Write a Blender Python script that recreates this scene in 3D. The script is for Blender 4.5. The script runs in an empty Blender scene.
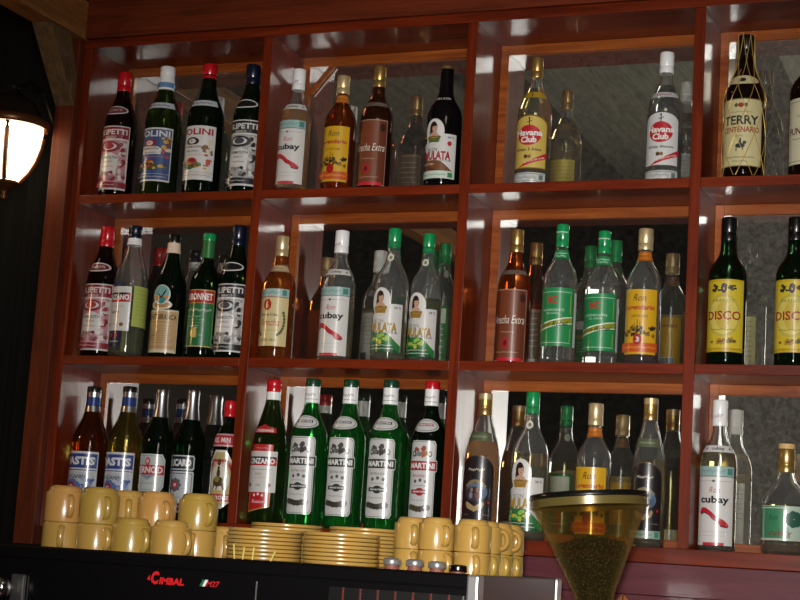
import bpy, bmesh, math, random
from mathutils import Vector, Matrix
random.seed(7)
S = bpy.context.scene
COL = S.collection
PI = math.pi

# ------------------------------------------------------------------ colour / materials
def lin(c):
    return tuple((x/12.92 if x <= .04045 else ((x+.055)/1.055)**2.4) for x in c)
def hexc(h):
    h = h.lstrip('#')
    return lin(tuple(int(h[i:i+2], 16)/255 for i in (0, 2, 4)))
MATS = {}
def new_mat(name):
    m = bpy.data.materials.new(name); m.use_nodes = True
    nt = m.node_tree; b = nt.nodes['Principled BSDF']
    return m, nt, b
def setp(b, **k):
    for a, v in k.items():
        b.inputs[a.replace('_', ' ')].default_value = v
def plain(name, col, rough=.4, metal=0., coat=0., spec=.5, **k):
    if name in MATS: return MATS[name]
    m, nt, b = new_mat(name)
    c = hexc(col) if isinstance(col, str) else col
    setp(b, Base_Color=(*c, 1), Roughness=rough, Metallic=metal)
    b.inputs['Coat Weight'].default_value = coat
    b.inputs['Coat Roughness'].default_value = .12
    b.inputs['Specular IOR Level'].default_value = spec
    MATS[name] = m
    return m
def paper(col):
    m = plain('paper_'+col, tuple(x*.8 for x in hexc(col)), rough=.38, coat=1.)
    m.node_tree.nodes['Principled BSDF'].inputs['Coat Roughness'].default_value = .13
    return m
def glass(name, col, rough=.01, trans=1., ior=1.45):
    m, nt, b = new_mat(name)
    setp(b, Base_Color=(*col, 1), Roughness=rough, IOR=ior)
    b.inputs['Transmission Weight'].default_value = trans
    MATS[name] = m
    return m
def wood(name, dark, light, axis='X', coat=.6, rough=.35, scale=1., coat_rough=.1, bump=.06):
    m, nt, b = new_mat(name)
    N = nt.nodes.new; L = nt.links.new
    tc = N('ShaderNodeTexCoord'); mp = N('ShaderNodeMapping')
    sc = {'X': (1.6, 26, 26), 'Y': (26, 1.6, 26), 'Z': (26, 26, 1.6)}[axis]
    mp.inputs['Scale'].default_value = tuple(s*scale for s in sc)
    L(tc.outputs['Object'], mp.inputs['Vector'])
    n = N('ShaderNodeTexNoise'); n.inputs['Scale'].default_value = 1.6; n.inputs['Detail'].default_value = 6; n.inputs['Distortion'].default_value = 1.1
    L(mp.outputs[0], n.inputs['Vector'])
    w = N('ShaderNodeTexNoise'); w.inputs['Scale'].default_value = 9; w.inputs['Detail'].default_value = 3
    L(mp.outputs[0], w.inputs['Vector'])
    mx = N('ShaderNodeMix'); mx.data_type = 'FLOAT'; mx.inputs[0].default_value = .3
    L(n.outputs['Fac'], mx.inputs[2]); L(w.outputs['Fac'], mx.inputs[3])
    r = N('ShaderNodeValToRGB')
    r.color_ramp.elements[0].position = .32; r.color_ramp.elements[0].color = (*hexc(dark), 1)
    r.color_ramp.elements[1].position = .68; r.color_ramp.elements[1].color = (*hexc(light), 1)
    L(mx.outputs[0], r.inputs[0]); L(r.outputs[0], b.inputs['Base Color'])
    bp = N('ShaderNodeBump'); bp.inputs['Strength'].default_value = bump; bp.inputs['Distance'].default_value = .002
    L(mx.outputs[0], bp.inputs['Height']); L(bp.outputs[0], b.inputs['Normal']); L(bp.outputs[0], b.inputs['Coat Normal'])
    setp(b, Roughness=rough)
    b.inputs['Specular IOR Level'].default_value = .18
    b.inputs['Coat Weight'].default_value = coat; b.inputs['Coat Roughness'].default_value = coat_rough
    MATS[name] = m
    return m
def mirror_mat(name, dust_haze, scale):
    m, nt, b = new_mat(name)
    N = nt.nodes.new; L = nt.links.new
    tc = N('ShaderNodeTexCoord')
    n = N('ShaderNodeTexNoise'); n.inputs['Scale'].default_value = scale; n.inputs['Detail'].default_value = 8; n.inputs['Roughness'].default_value = .75
    L(tc.outputs['Object'], n.inputs['Vector'])
    r = N('ShaderNodeMapRange'); r.inputs['From Min'].default_value = .35; r.inputs['From Max'].default_value = .75
    r.inputs['To Min'].default_value = dust_haze*.45; r.inputs['To Max'].default_value = dust_haze*1.7
    L(n.outputs['Fac'], r.inputs['Value'])
    g = N('ShaderNodeBsdfGlossy'); g.inputs['Color'].default_value = (.86, .88, .85, 1); g.inputs['Roughness'].default_value = .015
    d = N('ShaderNodeBsdfDiffuse'); d.inputs['Color'].default_value = (.62, .59, .50, 1)
    mx = N('ShaderNodeMixShader')
    L(r.outputs[0], mx.inputs[0]); L(g.outputs[0], mx.inputs[1]); L(d.outputs[0], mx.inputs[2])
    L(mx.outputs[0], nt.nodes['Material Output'].inputs['Surface'])
    MATS[name] = m
    return m

WX = wood('mahogany_horizontal', '#4c1506', '#782a0f', 'X', coat=.36)
WZ = wood('mahogany_vertical', '#4c1506', '#74290f', 'Z', coat=.36)
WY = wood('mahogany_deep', '#551d10', '#823524', 'Y', bump=.05)
PX = wood('pine_frame_horizontal', '#62280d', '#94501f', 'X', coat=.35, rough=.4)
WP = wood('post_timber', '#43190a', '#682c13', 'Z', coat=.05, rough=.6)
WB = wood('beam_timber', '#6a4222', '#a06a38', 'Y', coat=.1, rough=.55)
WF = wood('fascia_timber', '#451a0a', '#6e2c14', 'X', coat=.08, rough=.5, coat_rough=.25)
WM = wood('mauve_board', '#4c2026', '#64303a', 'X', coat=.3, rough=.45)
WH = wood('herringbone_timber', '#7a4528', '#a8683e', 'X', coat=.3, rough=.45)
WC = wood('ceiling_board', '#5e5c50', '#8a8674', 'Y', coat=0, rough=.8)
MIRR = {1: mirror_mat('mirror_top', .045, 60), 2: mirror_mat('mirror_middle', .012, 60), 3: mirror_mat('mirror_bottom', .010, 60), 4: mirror_mat('mirror_dusty', .11, 90)}  # top-row dust also greys the mirrors in place of a lit ceiling
CHROME = plain('chrome', (.75, .74, .72), rough=.12, metal=1)
SILVER = plain('silver_foil', (.62, .63, .66), rough=.28, metal=1)
GOLD = plain('gold_cap', (.62, .40, .13), rough=.3, metal=.85)
PALEGOLD = plain('pale_gold_cap', (.68, .52, .28), rough=.35, metal=.6)
WHITE = plain('white_plastic', '#e4e4e4', rough=.3, coat=.4)
RED = plain('red_cap', '#b8101c', rough=.28, coat=.5)
GREENCAP = plain('green_cap', '#0f8a4c', rough=.28, coat=.5)
NAVY = plain('navy_cap', '#0b1328', rough=.3, coat=.4)
BLACK = plain('black_cap', '#0c0c0d', rough=.3, coat=.3)
DKGREEN = plain('dark_green_cap', '#0d3c26', rough=.3, coat=.4)
BLUEFOIL = plain('blue_foil', '#2a3f78', rough=.3, metal=.3)
CLEAR = glass('clear_glass', (.95, .97, .95), trans=.972)
G_DARK = glass('dark_green_glass', (.012, .035, .014), trans=.9)
G_GREEN = glass('bright_green_glass', (.05, .55, .09), trans=.955)
G_MID = glass('olive_green_glass', (.07, .14, .025), trans=.94)
G_OLIVE = glass('olive_amber_glass', (.34, .26, .05), trans=.95)
G_BROWN = glass('dark_brown_glass', (.035, .013, .008), trans=.9)
G_AMBER = glass('amber_glass', (.62, .20, .035), trans=.93)
G_RED = glass('red_amber_glass', (.40, .085, .02), trans=.92)
G_COLA = glass('cola_glass', (.16, .05, .018), trans=.92)
G_BLACK = glass('black_glass', (.008, .007, .008), trans=.6)
LIQ_PALE = glass('pale_rum', (.90, .75, .36), ior=1.33, trans=.97)
LIQ_GOLD = glass('golden_rum', (.88, .42, .12), ior=1.33, trans=.74)
LIQ_CLEAR = glass('clear_spirit', (.97, .97, .92), ior=1.33, trans=.97)
LIQ_LIME = glass('lime_vermouth', (.55, .60, .12), ior=1.33, trans=.93)
LIQ_DARK = glass('dark_rum', (.35, .09, .03), ior=1.33, trans=.97)
YELLOW = plain('yellow_glaze', '#a98542', rough=.28, coat=.7)
YELLOW2 = plain('olive_yellow_glaze', '#a0823a', rough=.28, coat=.7)
YELLOW3 = plain('orange_yellow_glaze', '#b08346', rough=.28, coat=.7)

# ------------------------------------------------------------------ object helpers
def link(name, mesh, parent=None, mats=()):
    o = bpy.data.objects.new(name, mesh); COL.objects.link(o)
    for m in mats: mesh.materials.append(m)
    if parent: o.parent = parent
    return o
def from_bm(name, bm, mats, parent=None, smooth=False, loc=None):
    me = bpy.data.meshes.new(name)
    bmesh.ops.recalc_face_normals(bm, faces=bm.faces[:]) if not smooth == 'keep' else None
    bm.to_mesh(me); bm.free()
    if smooth:
        for p in me.polygons: p.use_smooth = True
        me.set_sharp_from_angle(angle=math.radians(50))
    o = link(name, me, parent, mats if isinstance(mats, (list, tuple)) else [mats])
    if loc: o.location = loc
    return o
def box_bm(bm, x0, x1, y0, y1, z0, z1, bevel=0.):
    b2 = bmesh.new()
    bmesh.ops.create_cube(b2, size=1)
    for v in b2.verts:
        v.co = Vector(((x0+x1)/2+v.co.x*(x1-x0), (y0+y1)/2+v.co.y*(y1-y0), (z0+z1)/2+v.co.z*(z1-z0)))
    if bevel: bmesh.ops.bevel(b2, geom=b2.edges[:], offset=bevel, segments=2, affect='EDGES', profile=.5)
    me = bpy.data.meshes.new('t'); b2.to_mesh(me); b2.free(); bm.from_mesh(me); bpy.data.meshes.remove(me)
def box(name, x0, x1, y0, y1, z0, z1, mat, parent=None, bevel=0.):
    bm = bmesh.new(); box_bm(bm, x0, x1, y0, y1, z0, z1, bevel)
    return from_bm(name, bm, mat, parent)
def lathe_bm(bm, prof, seg=40, flip=False, closed=False):
    rings = []
    for r, z in prof:
        if r <= 1e-6: rings.append([bm.verts.new((0, 0, z))])
        else: rings.append([bm.verts.new((r*math.cos(2*PI*i/seg), r*math.sin(2*PI*i/seg), z)) for i in range(seg)])
    pairs = list(zip(rings[:-1], rings[1:]))
    if closed: pairs.append((rings[-1], rings[0]))
    for a, b in pairs:
        for i in range(seg):
            j = (i+1) % seg
            if len(a) == 1 and len(b) == 1: continue
            if len(a) == 1: f = (a[0], b[j], b[i])
            elif len(b) == 1: f = (a[i], a[j], b[0])
            else: f = (a[i], a[j], b[j], b[i])
            bm.faces.new(f[::-1] if flip else f)
def lathe(name, prof, mat, parent=None, seg=40, smooth='keep', closed=False):
    bm = bmesh.new(); lathe_bm(bm, prof, seg, closed=closed)
    bmesh.ops.recalc_face_normals(bm, faces=bm.faces[:])
    return from_bm(name, bm, mat, parent, 'keep')
def tube_bm(bm, pts, r, seg=8, cap=True):
    pts = [Vector(p) for p in pts]; rings = []
    up = Vector((0, 0, 1))
    for i, p in enumerate(pts):
        t = (pts[min(i+1, len(pts)-1)]-pts[max(i-1, 0)]).normalized()
        a = t.cross(up)
        if a.length < 1e-4: a = t.cross(Vector((1, 0, 0)))
        a.normalize(); b = t.cross(a).normalized()
        rr = r[i] if isinstance(r, (list, tuple)) else r
        rings.append([bm.verts.new(p+a*rr*math.cos(2*PI*k/seg)+b*rr*math.sin(2*PI*k/seg)) for k in range(seg)])
    for a, b in zip(rings[:-1], rings[1:]):
        for k in range(seg): bm.faces.new((a[k], a[(k+1) % seg], b[(k+1) % seg], b[k]))
    if cap:
        bm.faces.new(rings[0]); bm.faces.new(rings[-1][::-1])
def empty(name, loc, label=None, cat=None, group=None, kind=None, rz=0.):
    o = bpy.data.objects.new(name, None); COL.objects.link(o); o.location = loc; o.rotation_euler = (0, 0, rz)
    o.empty_display_size = .03
    tag(o, label, cat, group, kind); return o
def tag(o, label=None, cat=None, group=None, kind=None):
    if label: o['label'] = label
    if cat: o['category'] = cat
    if group: o['group'] = group
    if kind: o['kind'] = kind
    return o

# ------------------------------------------------------------------ lettering
TXT = {}
def text_mesh(s, bold=.0, shear=0.):
    key = (s, bold, shear)
    if key in TXT: return TXT[key]
    cu = bpy.data.curves.new('lettering', 'FONT'); cu.body = s; cu.resolution_u = 2; cu.offset = bold; cu.shear = shear
    o = bpy.data.objects.new('lettering', cu); COL.objects.link(o)
    dg = bpy.context.evaluated_depsgraph_get(); dg.update()
    me = bpy.data.meshes.new_from_object(o.evaluated_get(dg))
    vs = [(v.co.x, v.co.y) for v in me.vertices]; fs = [tuple(p.vertices) for p in me.polygons]
    bpy.data.meshes.remove(me); bpy.data.objects.remove(o); bpy.data.curves.remove(cu)
    x0 = min(v[0] for v in vs); x1 = max(v[0] for v in vs); y0 = min(v[1] for v in vs); y1 = max(v[1] for v in vs)
    vs = [(x-(x0+x1)/2, y-(y0+y1)/2) for x, y in vs]
    TXT[key] = (vs, fs, x1-x0, y1-y0)
    return TXT[key]

def decal(name, parent, items, half, h, rad, z0, layer=.00012, base=.0007, yaw=0., step=.0055):
    """Label art wrapped on a body of revolution. u runs -1..1 over +-half metres, v 0..1 over h metres;
    rad(z) is the radius at height z.  Front faces -Y."""
    bm = bmesh.new(); pal = []; 
    def mi(c):
        if c not in pal: pal.append(c)
        return pal.index(c)
    n = 0
    def poly(pts, c, k):
        vs = [bm.verts.new((x*half, y*h, k)) for x, y in pts]
        f = bm.faces.new(vs); f.material_index = mi(c); return f
    for it in items:
        t, c = it[0], it[1]
        n += 1; k = n*layer
        if t == 'r':
            _, _, a, b, cc, d = it; poly([(a, b), (cc, b), (cc, d), (a, d)], c, k)
        elif t == 'e':
            _, _, cu, cv, ru, rv = it
            poly([(cu+ru*math.cos(2*PI*i/22), cv+rv*math.sin(2*PI*i/22)) for i in range(22)], c, k)
        elif t == 'p':
            poly(it[2], c, k)
        elif t == 's':                                   # run of small script: a zigzag ribbon
            _, _, u0, v, u1, amp, th = it
            m = max(6, int(abs(u1-u0)*half/.0022)); P = []
            for i in range(m+1):
                P.append((u0+(u1-u0)*i/m, v+(amp if i % 2 else -amp)*(.6+.4*math.sin(i*2.3))))
            for a, b in zip(P[:-1], P[1:]):
                poly([(a[0], a[1]-th), (b[0], b[1]-th), (b[0], b[1]+th), (a[0], a[1]+th)], c, k)
        elif t == 't':
            _, _, s, cu, cv, hv, wu = it[:7]
            bold = it[7] if len(it) > 7 else .012; shear = it[8] if len(it) > 8 else 0; slope = it[9] if len(it) > 9 else 0
            vs, fs, W, H = text_mesh(s, bold, shear)
            sy = hv*h/H; sx = wu*half/W
            vv = [bm.verts.new((cu*half+x*sx, cv*h+y*sy+slope*x*sx, k)) for x, y in vs]
            for f in fs:
                try: bm.faces.new([vv[i] for i in f]).material_index = mi(c)
                except ValueError: pass
    for f in bm.faces: f.normal_update()
    for f in bm.faces:
        if f.normal.z < 0: f.normal_flip()
    bmesh.ops.triangulate(bm, faces=[f for f in bm.faces if len(f.verts) > 4])
    x = -half+step*.5
    while x < half:
        bmesh.ops.bisect_plane(bm, geom=bm.verts[:]+bm.edges[:]+bm.faces[:], dist=1e-7, plane_co=(x, 0, 0), plane_no=(1, 0, 0)); x += step
    if abs(rad(z0)-rad(z0+h)) > 1e-4 or abs(rad(z0+h/2)-rad(z0+h)) > 1e-4:
        y = h/10
        while y < h*.99:
            bmesh.ops.bisect_plane(bm, geom=bm.verts[:]+bm.edges[:]+bm.faces[:], dist=1e-7, plane_co=(0, y, 0), plane_no=(0, 1, 0)); y += h/10
    rm = max(rad(z0), rad(z0+h))
    for v in bm.verts:
        z = z0+v.co.y; a = v.co.x/rm; R = rad(z)+base+v.co.z
        v.co = Vector((R*math.sin(a), -R*math.cos(a), z))
    if yaw: bmesh.ops.rotate(bm, verts=bm.verts[:], cent=(0, 0, 0), matrix=Matrix.Rotation(yaw, 3, 'Z'))
    o = from_bm(name, bm, [paper(c) for c in pal], parent, 'keep')
    return o

# ------------------------------------------------------------------ bottle shapes: (z fraction of height, r fraction of body radius)
PROF = {
 'vermouth': [(0, .9), (.012, .98), (.03, 1), (.57, 1), (.61, .975), (.65, .90), (.69, .77), (.73, .64), (.77, .53), (.81, .46), (.85, .42), (.97, .385)],
 'martini':  [(0, .9), (.012, .98), (.03, 1), (.60, 1), (.635, .965), (.67, .86), (.70, .74), (.735, .60), (.77, .49), (.80, .42), (.83, .385), (.97, .37)],
 'rum':      [(0, .9), (.012, .98), (.03, 1), (.555, 1), (.59, .985), (.625, .93), (.655, .84), (.685, .71), (.715, .58), (.745, .48), (.775, .425), (.82, .39), (.97, .37)],
 'round':    [(0, .9), (.012, .98), (.03, 1), (.585, 1), (.62, .97), (.65, .90), (.68, .79), (.71, .65), (.735, .53), (.76, .44), (.79, .37), (.83, .345), (.97, .335)],
 'havana':   [(0, .9), (.012, .98), (.03, 1), (.545, 1), (.585, .975), (.62, .90), (.655, .80), (.69, .67), (.72, .55), (.75, .45), (.78, .375), (.82, .335), (.97, .31)],
 'taper':    [(0, .9), (.012, .98), (.03, 1), (.50, 1), (.56, .97), (.62, .89), (.68, .77), (.74, .63), (.80, .50), (.86, .40), (.90, .365), (.97, .35)],
 'terry':    [(0, .9), (.012, .98), (.03, 1), (.52, 1), (.57, .97), (.62, .88), (.67, .73), (.72, .58), (.77, .47), (.82, .41), (.88, .37), (.97, .36)],
 'slim':     [(0, .9), (.012, .98), (.03, 1), (.62, 1), (.66, .97), (.70, .88), (.735, .74), (.77, .58), (.80, .47), (.83, .42), (.97, .40)],
 'squat':    [(0, .88), (.02, .97), (.06, 1), (.40, 1), (.46, .98), (.52, .90), (.565, .77), (.605, .60), (.645, .46), (.69, .38), (.75, .345), (.97, .33)],
 'disco':    [(0, .9), (.012, .98), (.03, 1), (.585, 1), (.62, .98), (.65, .92), (.68, .81), (.705, .67), (.73, .54), (.76, .46), (.80, .42), (.97, .40)],
 'pastis':   [(0, .9), (.012, .98), (.03, 1), (.56, 1), (.60, .97), (.65, .86), (.70, .71), (.75, .56), (.80, .45), (.84, .40), (.97, .36)],
}
def radius_fn(shape, H, R):
    P = PROF[shape]
    def f(z):
        t = z/H
        for (a, ra), (b, rb) in zip(P[:-1], P[1:]):
            if t <= b: return R*(ra+(rb-ra)*max(0, (t-a)/(b-a)))
        return R*P[-1][1]
    return f
SHELF = {1: 0., 2: -.4, 3: -.7827}
GROUP = {1: 'bottles on the top shelf', 2: 'bottles on the middle shelf', 3: 'bottles on the bottom shelf'}
def bottle(kind, label, row, X, Y, H, R, shape, body, liquid=None, level=.6, cap=None, rz=0.):
    """cap: list of (z0, z1, r, material, part name), fractions of H and R."""
    t = empty(kind, (X, Y, SHELF[row]+.0006), label, 'bottle', GROUP[row], rz=rz)
    t.scale = (1, 1, 1-{1: .0045, 2: .002, 3: .0012}[row]/H)
    P = [(r*R, z*H) for z, r in PROF[shape]]
    if liquid is None:
        pr = [(0, .004)] + P + [(0, P[-1][1])]
        lathe('bottle_body', pr, body, t)
    else:
        w = .0026
        inn = [(max(r-w, .003), z) for r, z in P if z > .02]
        inn = [(inn[0][0]*.85, .007)] + [(inn[0][0], .013)] + inn
        pr = [(0, .004)] + P + inn[::-1] + [(0, .007)]
        lathe('bottle_body', pr, body, t)
        lv = level*H; ov = .0004
        lp = [(0, .007-ov)] + [(r+ov, z) for r, z in inn if z < lv-.002]
        f = radius_fn(shape, H, R); rl = f(lv)-w+ov
        lp += [(rl, lv), (0, lv)]
        lathe('liquid', lp, liquid, t)
    for (a, b, r, m, nm) in (cap or []):
        r0 = r*R; ht = (b-a)*H
        e = min(.0025, ht*.2)
        if nm == 'cap':
            pr = [(0, a*H), (r0*.98, a*H), (r0, a*H+.001), (r0, a*H+ht*.28), (r0*.955, a*H+ht*.30), (r0*.955, a*H+ht*.33), (r0*.99, a*H+ht*.35), (r0*.985, b*H-e), (r0*.93, b*H-e*.3), (r0*.8, b*H), (0, b*H)]
        else:
            g = radius_fn(shape, H, R)
            rr = lambda z: max(g(z)+.0009, r0)
            pr = [(0, a*H), (rr(a*H), a*H), (rr((a+b)/2*H), (a+b)/2*H), (rr(b*H), b*H), (0, b*H)]
        lathe(nm, pr, m, t, seg=32)
    return t
def lab(t, shape, H, R, z0, z1, half, items, name='label', yaw=0., base=.0007):
    """half: half width as an angle on the body, in radians"""
    f = radius_fn(shape, H, R); rm = max(f(z0*H), f(z1*H))
    return decal(name, t, items, half*rm, (z1-z0)*H, f, z0*H, yaw=yaw, base=base)

W_ = '#dcdad6'; CRM = '#d9cfa6'
def frame(c, u=.94, v=.97, w=.02, hu=.03):
    return [('r', c, -u, 1-v, u, 1-v+w), ('r', c, -u, v-w, u, v), ('r', c, -u, 1-v, -u+hu, v), ('r', c, u-hu, 1-v, u, v)]
def rrect(cx=.12, cy=.05, u=1., v0=0., v1=1.):
    return [(-u+cx, v0), (u-cx, v0), (u, v0+cy), (u, v1-cy), (u-cx, v1), (-u+cx, v1), (-u, v1-cy), (-u, v0+cy)]
def blobs(cols, n, u0, u1, v0, v1, ru, rv, seed):
    rr = random.Random(seed)
    return [('e', rr.choice(cols), rr.uniform(u0, u1), rr.uniform(v0, v1), ru*rr.uniform(.5, 1.2), rv*rr.uniform(.5, 1.2)) for _ in range(n)]
def neck_oval(t, shape, H, R, z, dark, txt=None, ring=W_):
    it = [('e', ring, 0, .5, 1, .5), ('e', dark, 0, .5, .88, .38)]
    if txt: it.append(('t', W_, txt, 0, .5, .26, 1.1))
    lab(t, shape, H, R, z-.036, z+.036, 1.05, it, 'neck_label')

def art_filipetti(d, accent, tint, sub):
    it = [('r', W_, -1, 0, 1, 1), ('r', d, -.96, .80, .96, .985), ('t', W_, 'FILIPETTI', 0, .905, .085, 1.72, .03), ('t', W_, sub, 0, .825, .035, .6),
          ('r', W_, -.96, .785, .96, .80), ('r', tint, -.9, .12, .9, .775), ('e', d, -.05, .67, .62, .085), ('e', W_, -.05, .675, .42, .055), ('e', accent, -.05, .68, .28, .05),
          ('p', W_, [(-.1, .56), (-.6, .52), (-.62, .28), (.42, .28), (.5, .52), (.1, .58)]), ('t', '#2a2420', 'VERMOUTH', -.05, .50, .045, 1.0, .02), ('t', accent, sub, -.05, .435, .03, .5),
          ('s', accent, -.45, .36, .3, .012, .004)]
    it += blobs([d, accent, '#8c7f77', W_], 26, -.85, .85, .15, .27, .09, .03, 3) + blobs([accent, d, '#d0c8c0', '#b8ada6'], 16, .55, .88, .25, .74, .12, .04, 4) + blobs([d, accent], 6, -.88, -.7, .3, .7, .07, .03, 5)
    it += [('r', d, -.95, .02, .95, .11), ('s', W_, -.4, .065, .4, .01, .003)]
    return it
def art_olini(ground, name, seed):
    it = [('r', W_, -1, 0, 1, 1), ('r', ground, -.95, .03, .95, .97), ('t', name, 'POLINI', -.02, .89, .12, 1.75, .03)]
    it += [('e', '#2c2a30' if ground == W_ else '#a3202a', -.15, .71, .36, .075), ('e', W_, -.15, .71, .2, .045), ('t', '#a3202a', 'P', -.15, .71, .05, .14), ('p', W_, [(-.62, .5), (.45, .5), (.5, .6), (.3, .645), (-.6, .645)]),
           ('t', '#6b2028', 'VERMOUTH', -.1, .605, .04, .85, .02), ('t', '#55606c', 'MILANO', -.1, .53, .035, .65), ('s', '#c98a8a', -.7, .455, .6, .01, .004),
           ('e', '#3e5a34', -.1, .27, .5, .06), ('e', '#b02a2a', -.1, .33, .28, .075), ('e', '#8a1a1c', -.1, .33, .14, .04)]
    it += blobs(['#c9a24a', '#b5402f', '#e0d0b8', '#7c5a34'], 14, .45, .85, .45, .80, .11, .035, seed) + blobs(['#3f6a3a', '#c9a24a', '#c05a50', '#5a4a2a'], 18, -.7, .75, .2, .36, .12, .03, seed+1)
    it += [('r', name if ground == W_ else W_, -.9, .125, .9, .13), ('s', '#555560' if ground == W_ else W_, -.8, .075, .8, .012, .004)]
    return it
def art_cubay():
    isl = [(-.74, .42), (-.62, .475), (-.38, .47), (-.1, .42), (.08, .375), (.32, .34), (.5, .315), (.72, .265), (.62, .235), (.3, .25), (.2, .30), (-.05, .335), (-.25, .39), (-.5, .42), (-.68, .395)]
    return [('r', W_, -1, 0, 1, 1), ('r', '#9dbcb8', -1, .875, 1, 1), ('s', '#3f7f78', -.8, .94, .5, .025, .005), ('r', '#4b8a82', .6, .895, .9, .98), ('r', '#333333', -1, .868, 1, .876),
            ('r', '#8a8a8a', -.85, .81, .85, .815), ('e', '#444444', -.05, .812, .07, .014), ('t', '#b8525c', 'Ron', 0, .70, .075, .52, .0, .3), ('t', '#161616', 'cubay', 0, .565, .12, 1.42, .035),
            ('p', '#1c1c1c', [(x+.02, y-.014) for x, y in isl]), ('p', '#c01f30', isl), ('s', '#a8a8b0', -.7, .17, .7, .006, .002), ('s', '#b0b0b4', -.7, .12, .5, .004, .002), ('r', '#c4273c', -.5, 0, .5, .035)]
def neck_cubay(t, shape, H, R):
    lab(t, shape, H, R, .645, .69, 1.25, [('r', W_, -1, 0, 1, 1), ('t', '#222222', 'cubay', .1, .5, .62, .7, .02), ('e', '#444444', -.55, .5, .06, .15), ('e', '#444444', .75, .5, .06, .15)], 'neck_label', base=.0012)
def art_legend(txt2, badge):
    it = [('r', '#d9a81c', -1, 0, 1, 1), ('t', '#2a2016', 'Ron', .0, .87, .105, .72, .0, .35), ('t', '#a8221a', 'Legendario', 0, .71, .10, 1.72, .03), ('t', '#4a3418', txt2, 0, .585, .04, .95, .01)]
    it += blobs(['#2c2416', '#4a3c1c', '#6a5420', '#8a6c22'], 46, -.8, .8, .28, .42, .09, .028, 11) + [('r', '#3a2e18', -.05, .36, -.02, .53), ('r', '#3a2e18', .08, .36, .11, .50), ('r', '#3a2e18', -.18, .36, -.155, .47)]
    it += [('r', '#c8541e', -.95, .03, .95, .17), ('s', '#f0b040', -.85, .10, .85, .018, .005), ('e', '#a8161a', 0, .22, .2, .085)]
    if badge: it.append(('t', W_, badge, 0, .22, .08, .16, .03))
    return it
def neck_plain(t, shape, H, R, z0, z1, col, half=1.5, mark='#7a3a10', txt=None):
    it = [('r', col, -1, 0, 1, 1), ('r', mark, -1, .06, 1, .12), ('r', mark, -1, .88, 1, .94)]
    it.append(('t', mark, txt, 0, .5, .45, .7, .02) if txt else ('s', mark, -.5, .5, .5, .14, .05))
    lab(t, shape, H, R, z0, z1, half, it, 'neck_label', base=.0013)
def art_arecha():
    return [('r', '#a58a78', -1, 0, 1, 1), ('r', '#6b3420', -.96, .015, .96, .985), ('r', '#7d4128', -.5, .015, .5, .985), ('e', '#3a1c12', .72, .88, .16, .06), ('t', '#e6dcd0', 'Arecha Extra', .0, .575, .115, 1.75, .0, .35),
            ('s', '#c8a890', -.35, .40, .35, .008, .003), ('e', '#b81c2c', -.08, .245, .19, .075), ('e', '#57201a', -.08, .245, .1, .04), ('s', '#c8a890', -.6, .12, .6, .008, .003), ('r', '#cf2036', -.55, .0, .8, .045)]
def art_arecha_six():
    lf = []
    for s in (-1, 1):
        for k in range(9):
            a = -1.2+k*.22
            lf.append(('e', '#5a5a34', s*.78*math.cos(a*.75), .44+.26*math.sin(a), .075, .026))
    return [('r', '#d6c691', -1, 0, 1, 1), ('r', '#9fbdb4', -1, .86, 1, 1), ('s', '#3f7f78', -.8, .93, .5, .03, .006), ('r', '#4b8a82', .6, .885, .85, .98), ('r', '#a02a24', -1, .845, 1, .858),
            ('e', '#b8281e', -.18, .72, .24, .10), ('t', '#e8d8a0', '6', -.18, .72, .12, .16, .02), ('t', '#2c2a1c', 'Ron de Cuba', -.05, .545, .045, .95, .02), ('t', '#b03a24', 'Arecha', -.02, .41, .12, 1.15, .0, .35),
            ('s', '#8a7a50', -.5, .27, .5, .008, .003), ('t', '#4a3a20', 'CARTA ORO', -.05, .10, .05, .95, .015)] + lf
def art_havana(gold, sub):
    base = '#d2b75c' if gold else '#d9d9d8'
    arch = [(-1, 0), (1, 0), (1, .82)] + [(math.cos(a), .82+.18*math.sin(a)) for a in [PI*k/10 for k in range(1, 10)]] + [(-1, .82)]
    ar2 = [(x*.94, .02+y*.955) for x, y in arch]
    it = [('p', '#8a6a22' if gold else '#4a4a4a', arch), ('p', base, ar2), ('r', '#2c2418', -.02, .80, .03, .93), ('p', '#2c2418', [(-.12, .85), (.14, .88), (.14, .895), (-.12, .865)]), ('e', '#2c2418', .0, .935, .05, .018),
          ('e', '#c02030', -.0, .62, .62, .19), ('t', '#f0ece6', 'Havana', 0, .665, .115, 1.40, .04), ('t', '#f0ece6', 'Club', 0, .535, .115, .82, .04),
          ('t', '#33302a', sub, 0, .345, .075 if gold else .06, 1.35, .02), ('e', '#5a4024', -.1, .22, .1, .038), ('e', '#8a6a3a', .08, .22, .09, .034),
          ('p', '#c02030', [(-.55, .0), (1, .20), (1, .31), (-.2, .09)]), ('t', '#e8dcc8', 'EL RON DE CUBA', .36, .16, .035, 1.0, .015, 0, .30)]
    return it
def art_portrait(cx, cy, s, a, dress):
    """a dark haired woman in an oval; a = v per u aspect"""
    E = lambda c, u, v, ru, rv: ('e', c, cx+u*s, cy+v*s*a, ru*s, rv*s*a)
    return [E('#c8c2b8', 0, 0, 1.02, 1.02), E('#e4e2de', 0, 0, .97, .97), E('#2c1a14', -.08, .30, .40, .48), E('#2c1a14', -.28, -.05, .22, .4), ('p', dress, [(cx-.72*s, cy-.45*s*a), (cx-.5*s, cy-.85*s*a), (cx+.5*s, cy-.85*s*a), (cx+.72*s, cy-.40*s*a), (cx+.35*s, cy-.25*s*a), (cx-.4*s, cy-.25*s*a)]),
            E('#caa088', 0, -.30, .46, .24), E('#caa088', .02, -.05, .13, .25), E('#cfa88e', .05, .25, .24, .33), E('#2c1a14', -.02, .52, .28, .14), E('#5a3428', -.03, .28, .04, .03), E('#5a3428', .14, .28, .04, .03), E('#a8463c', .06, .1, .07, .03), E('#8a6a28', .0, -.42, .4, .08)]
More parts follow.
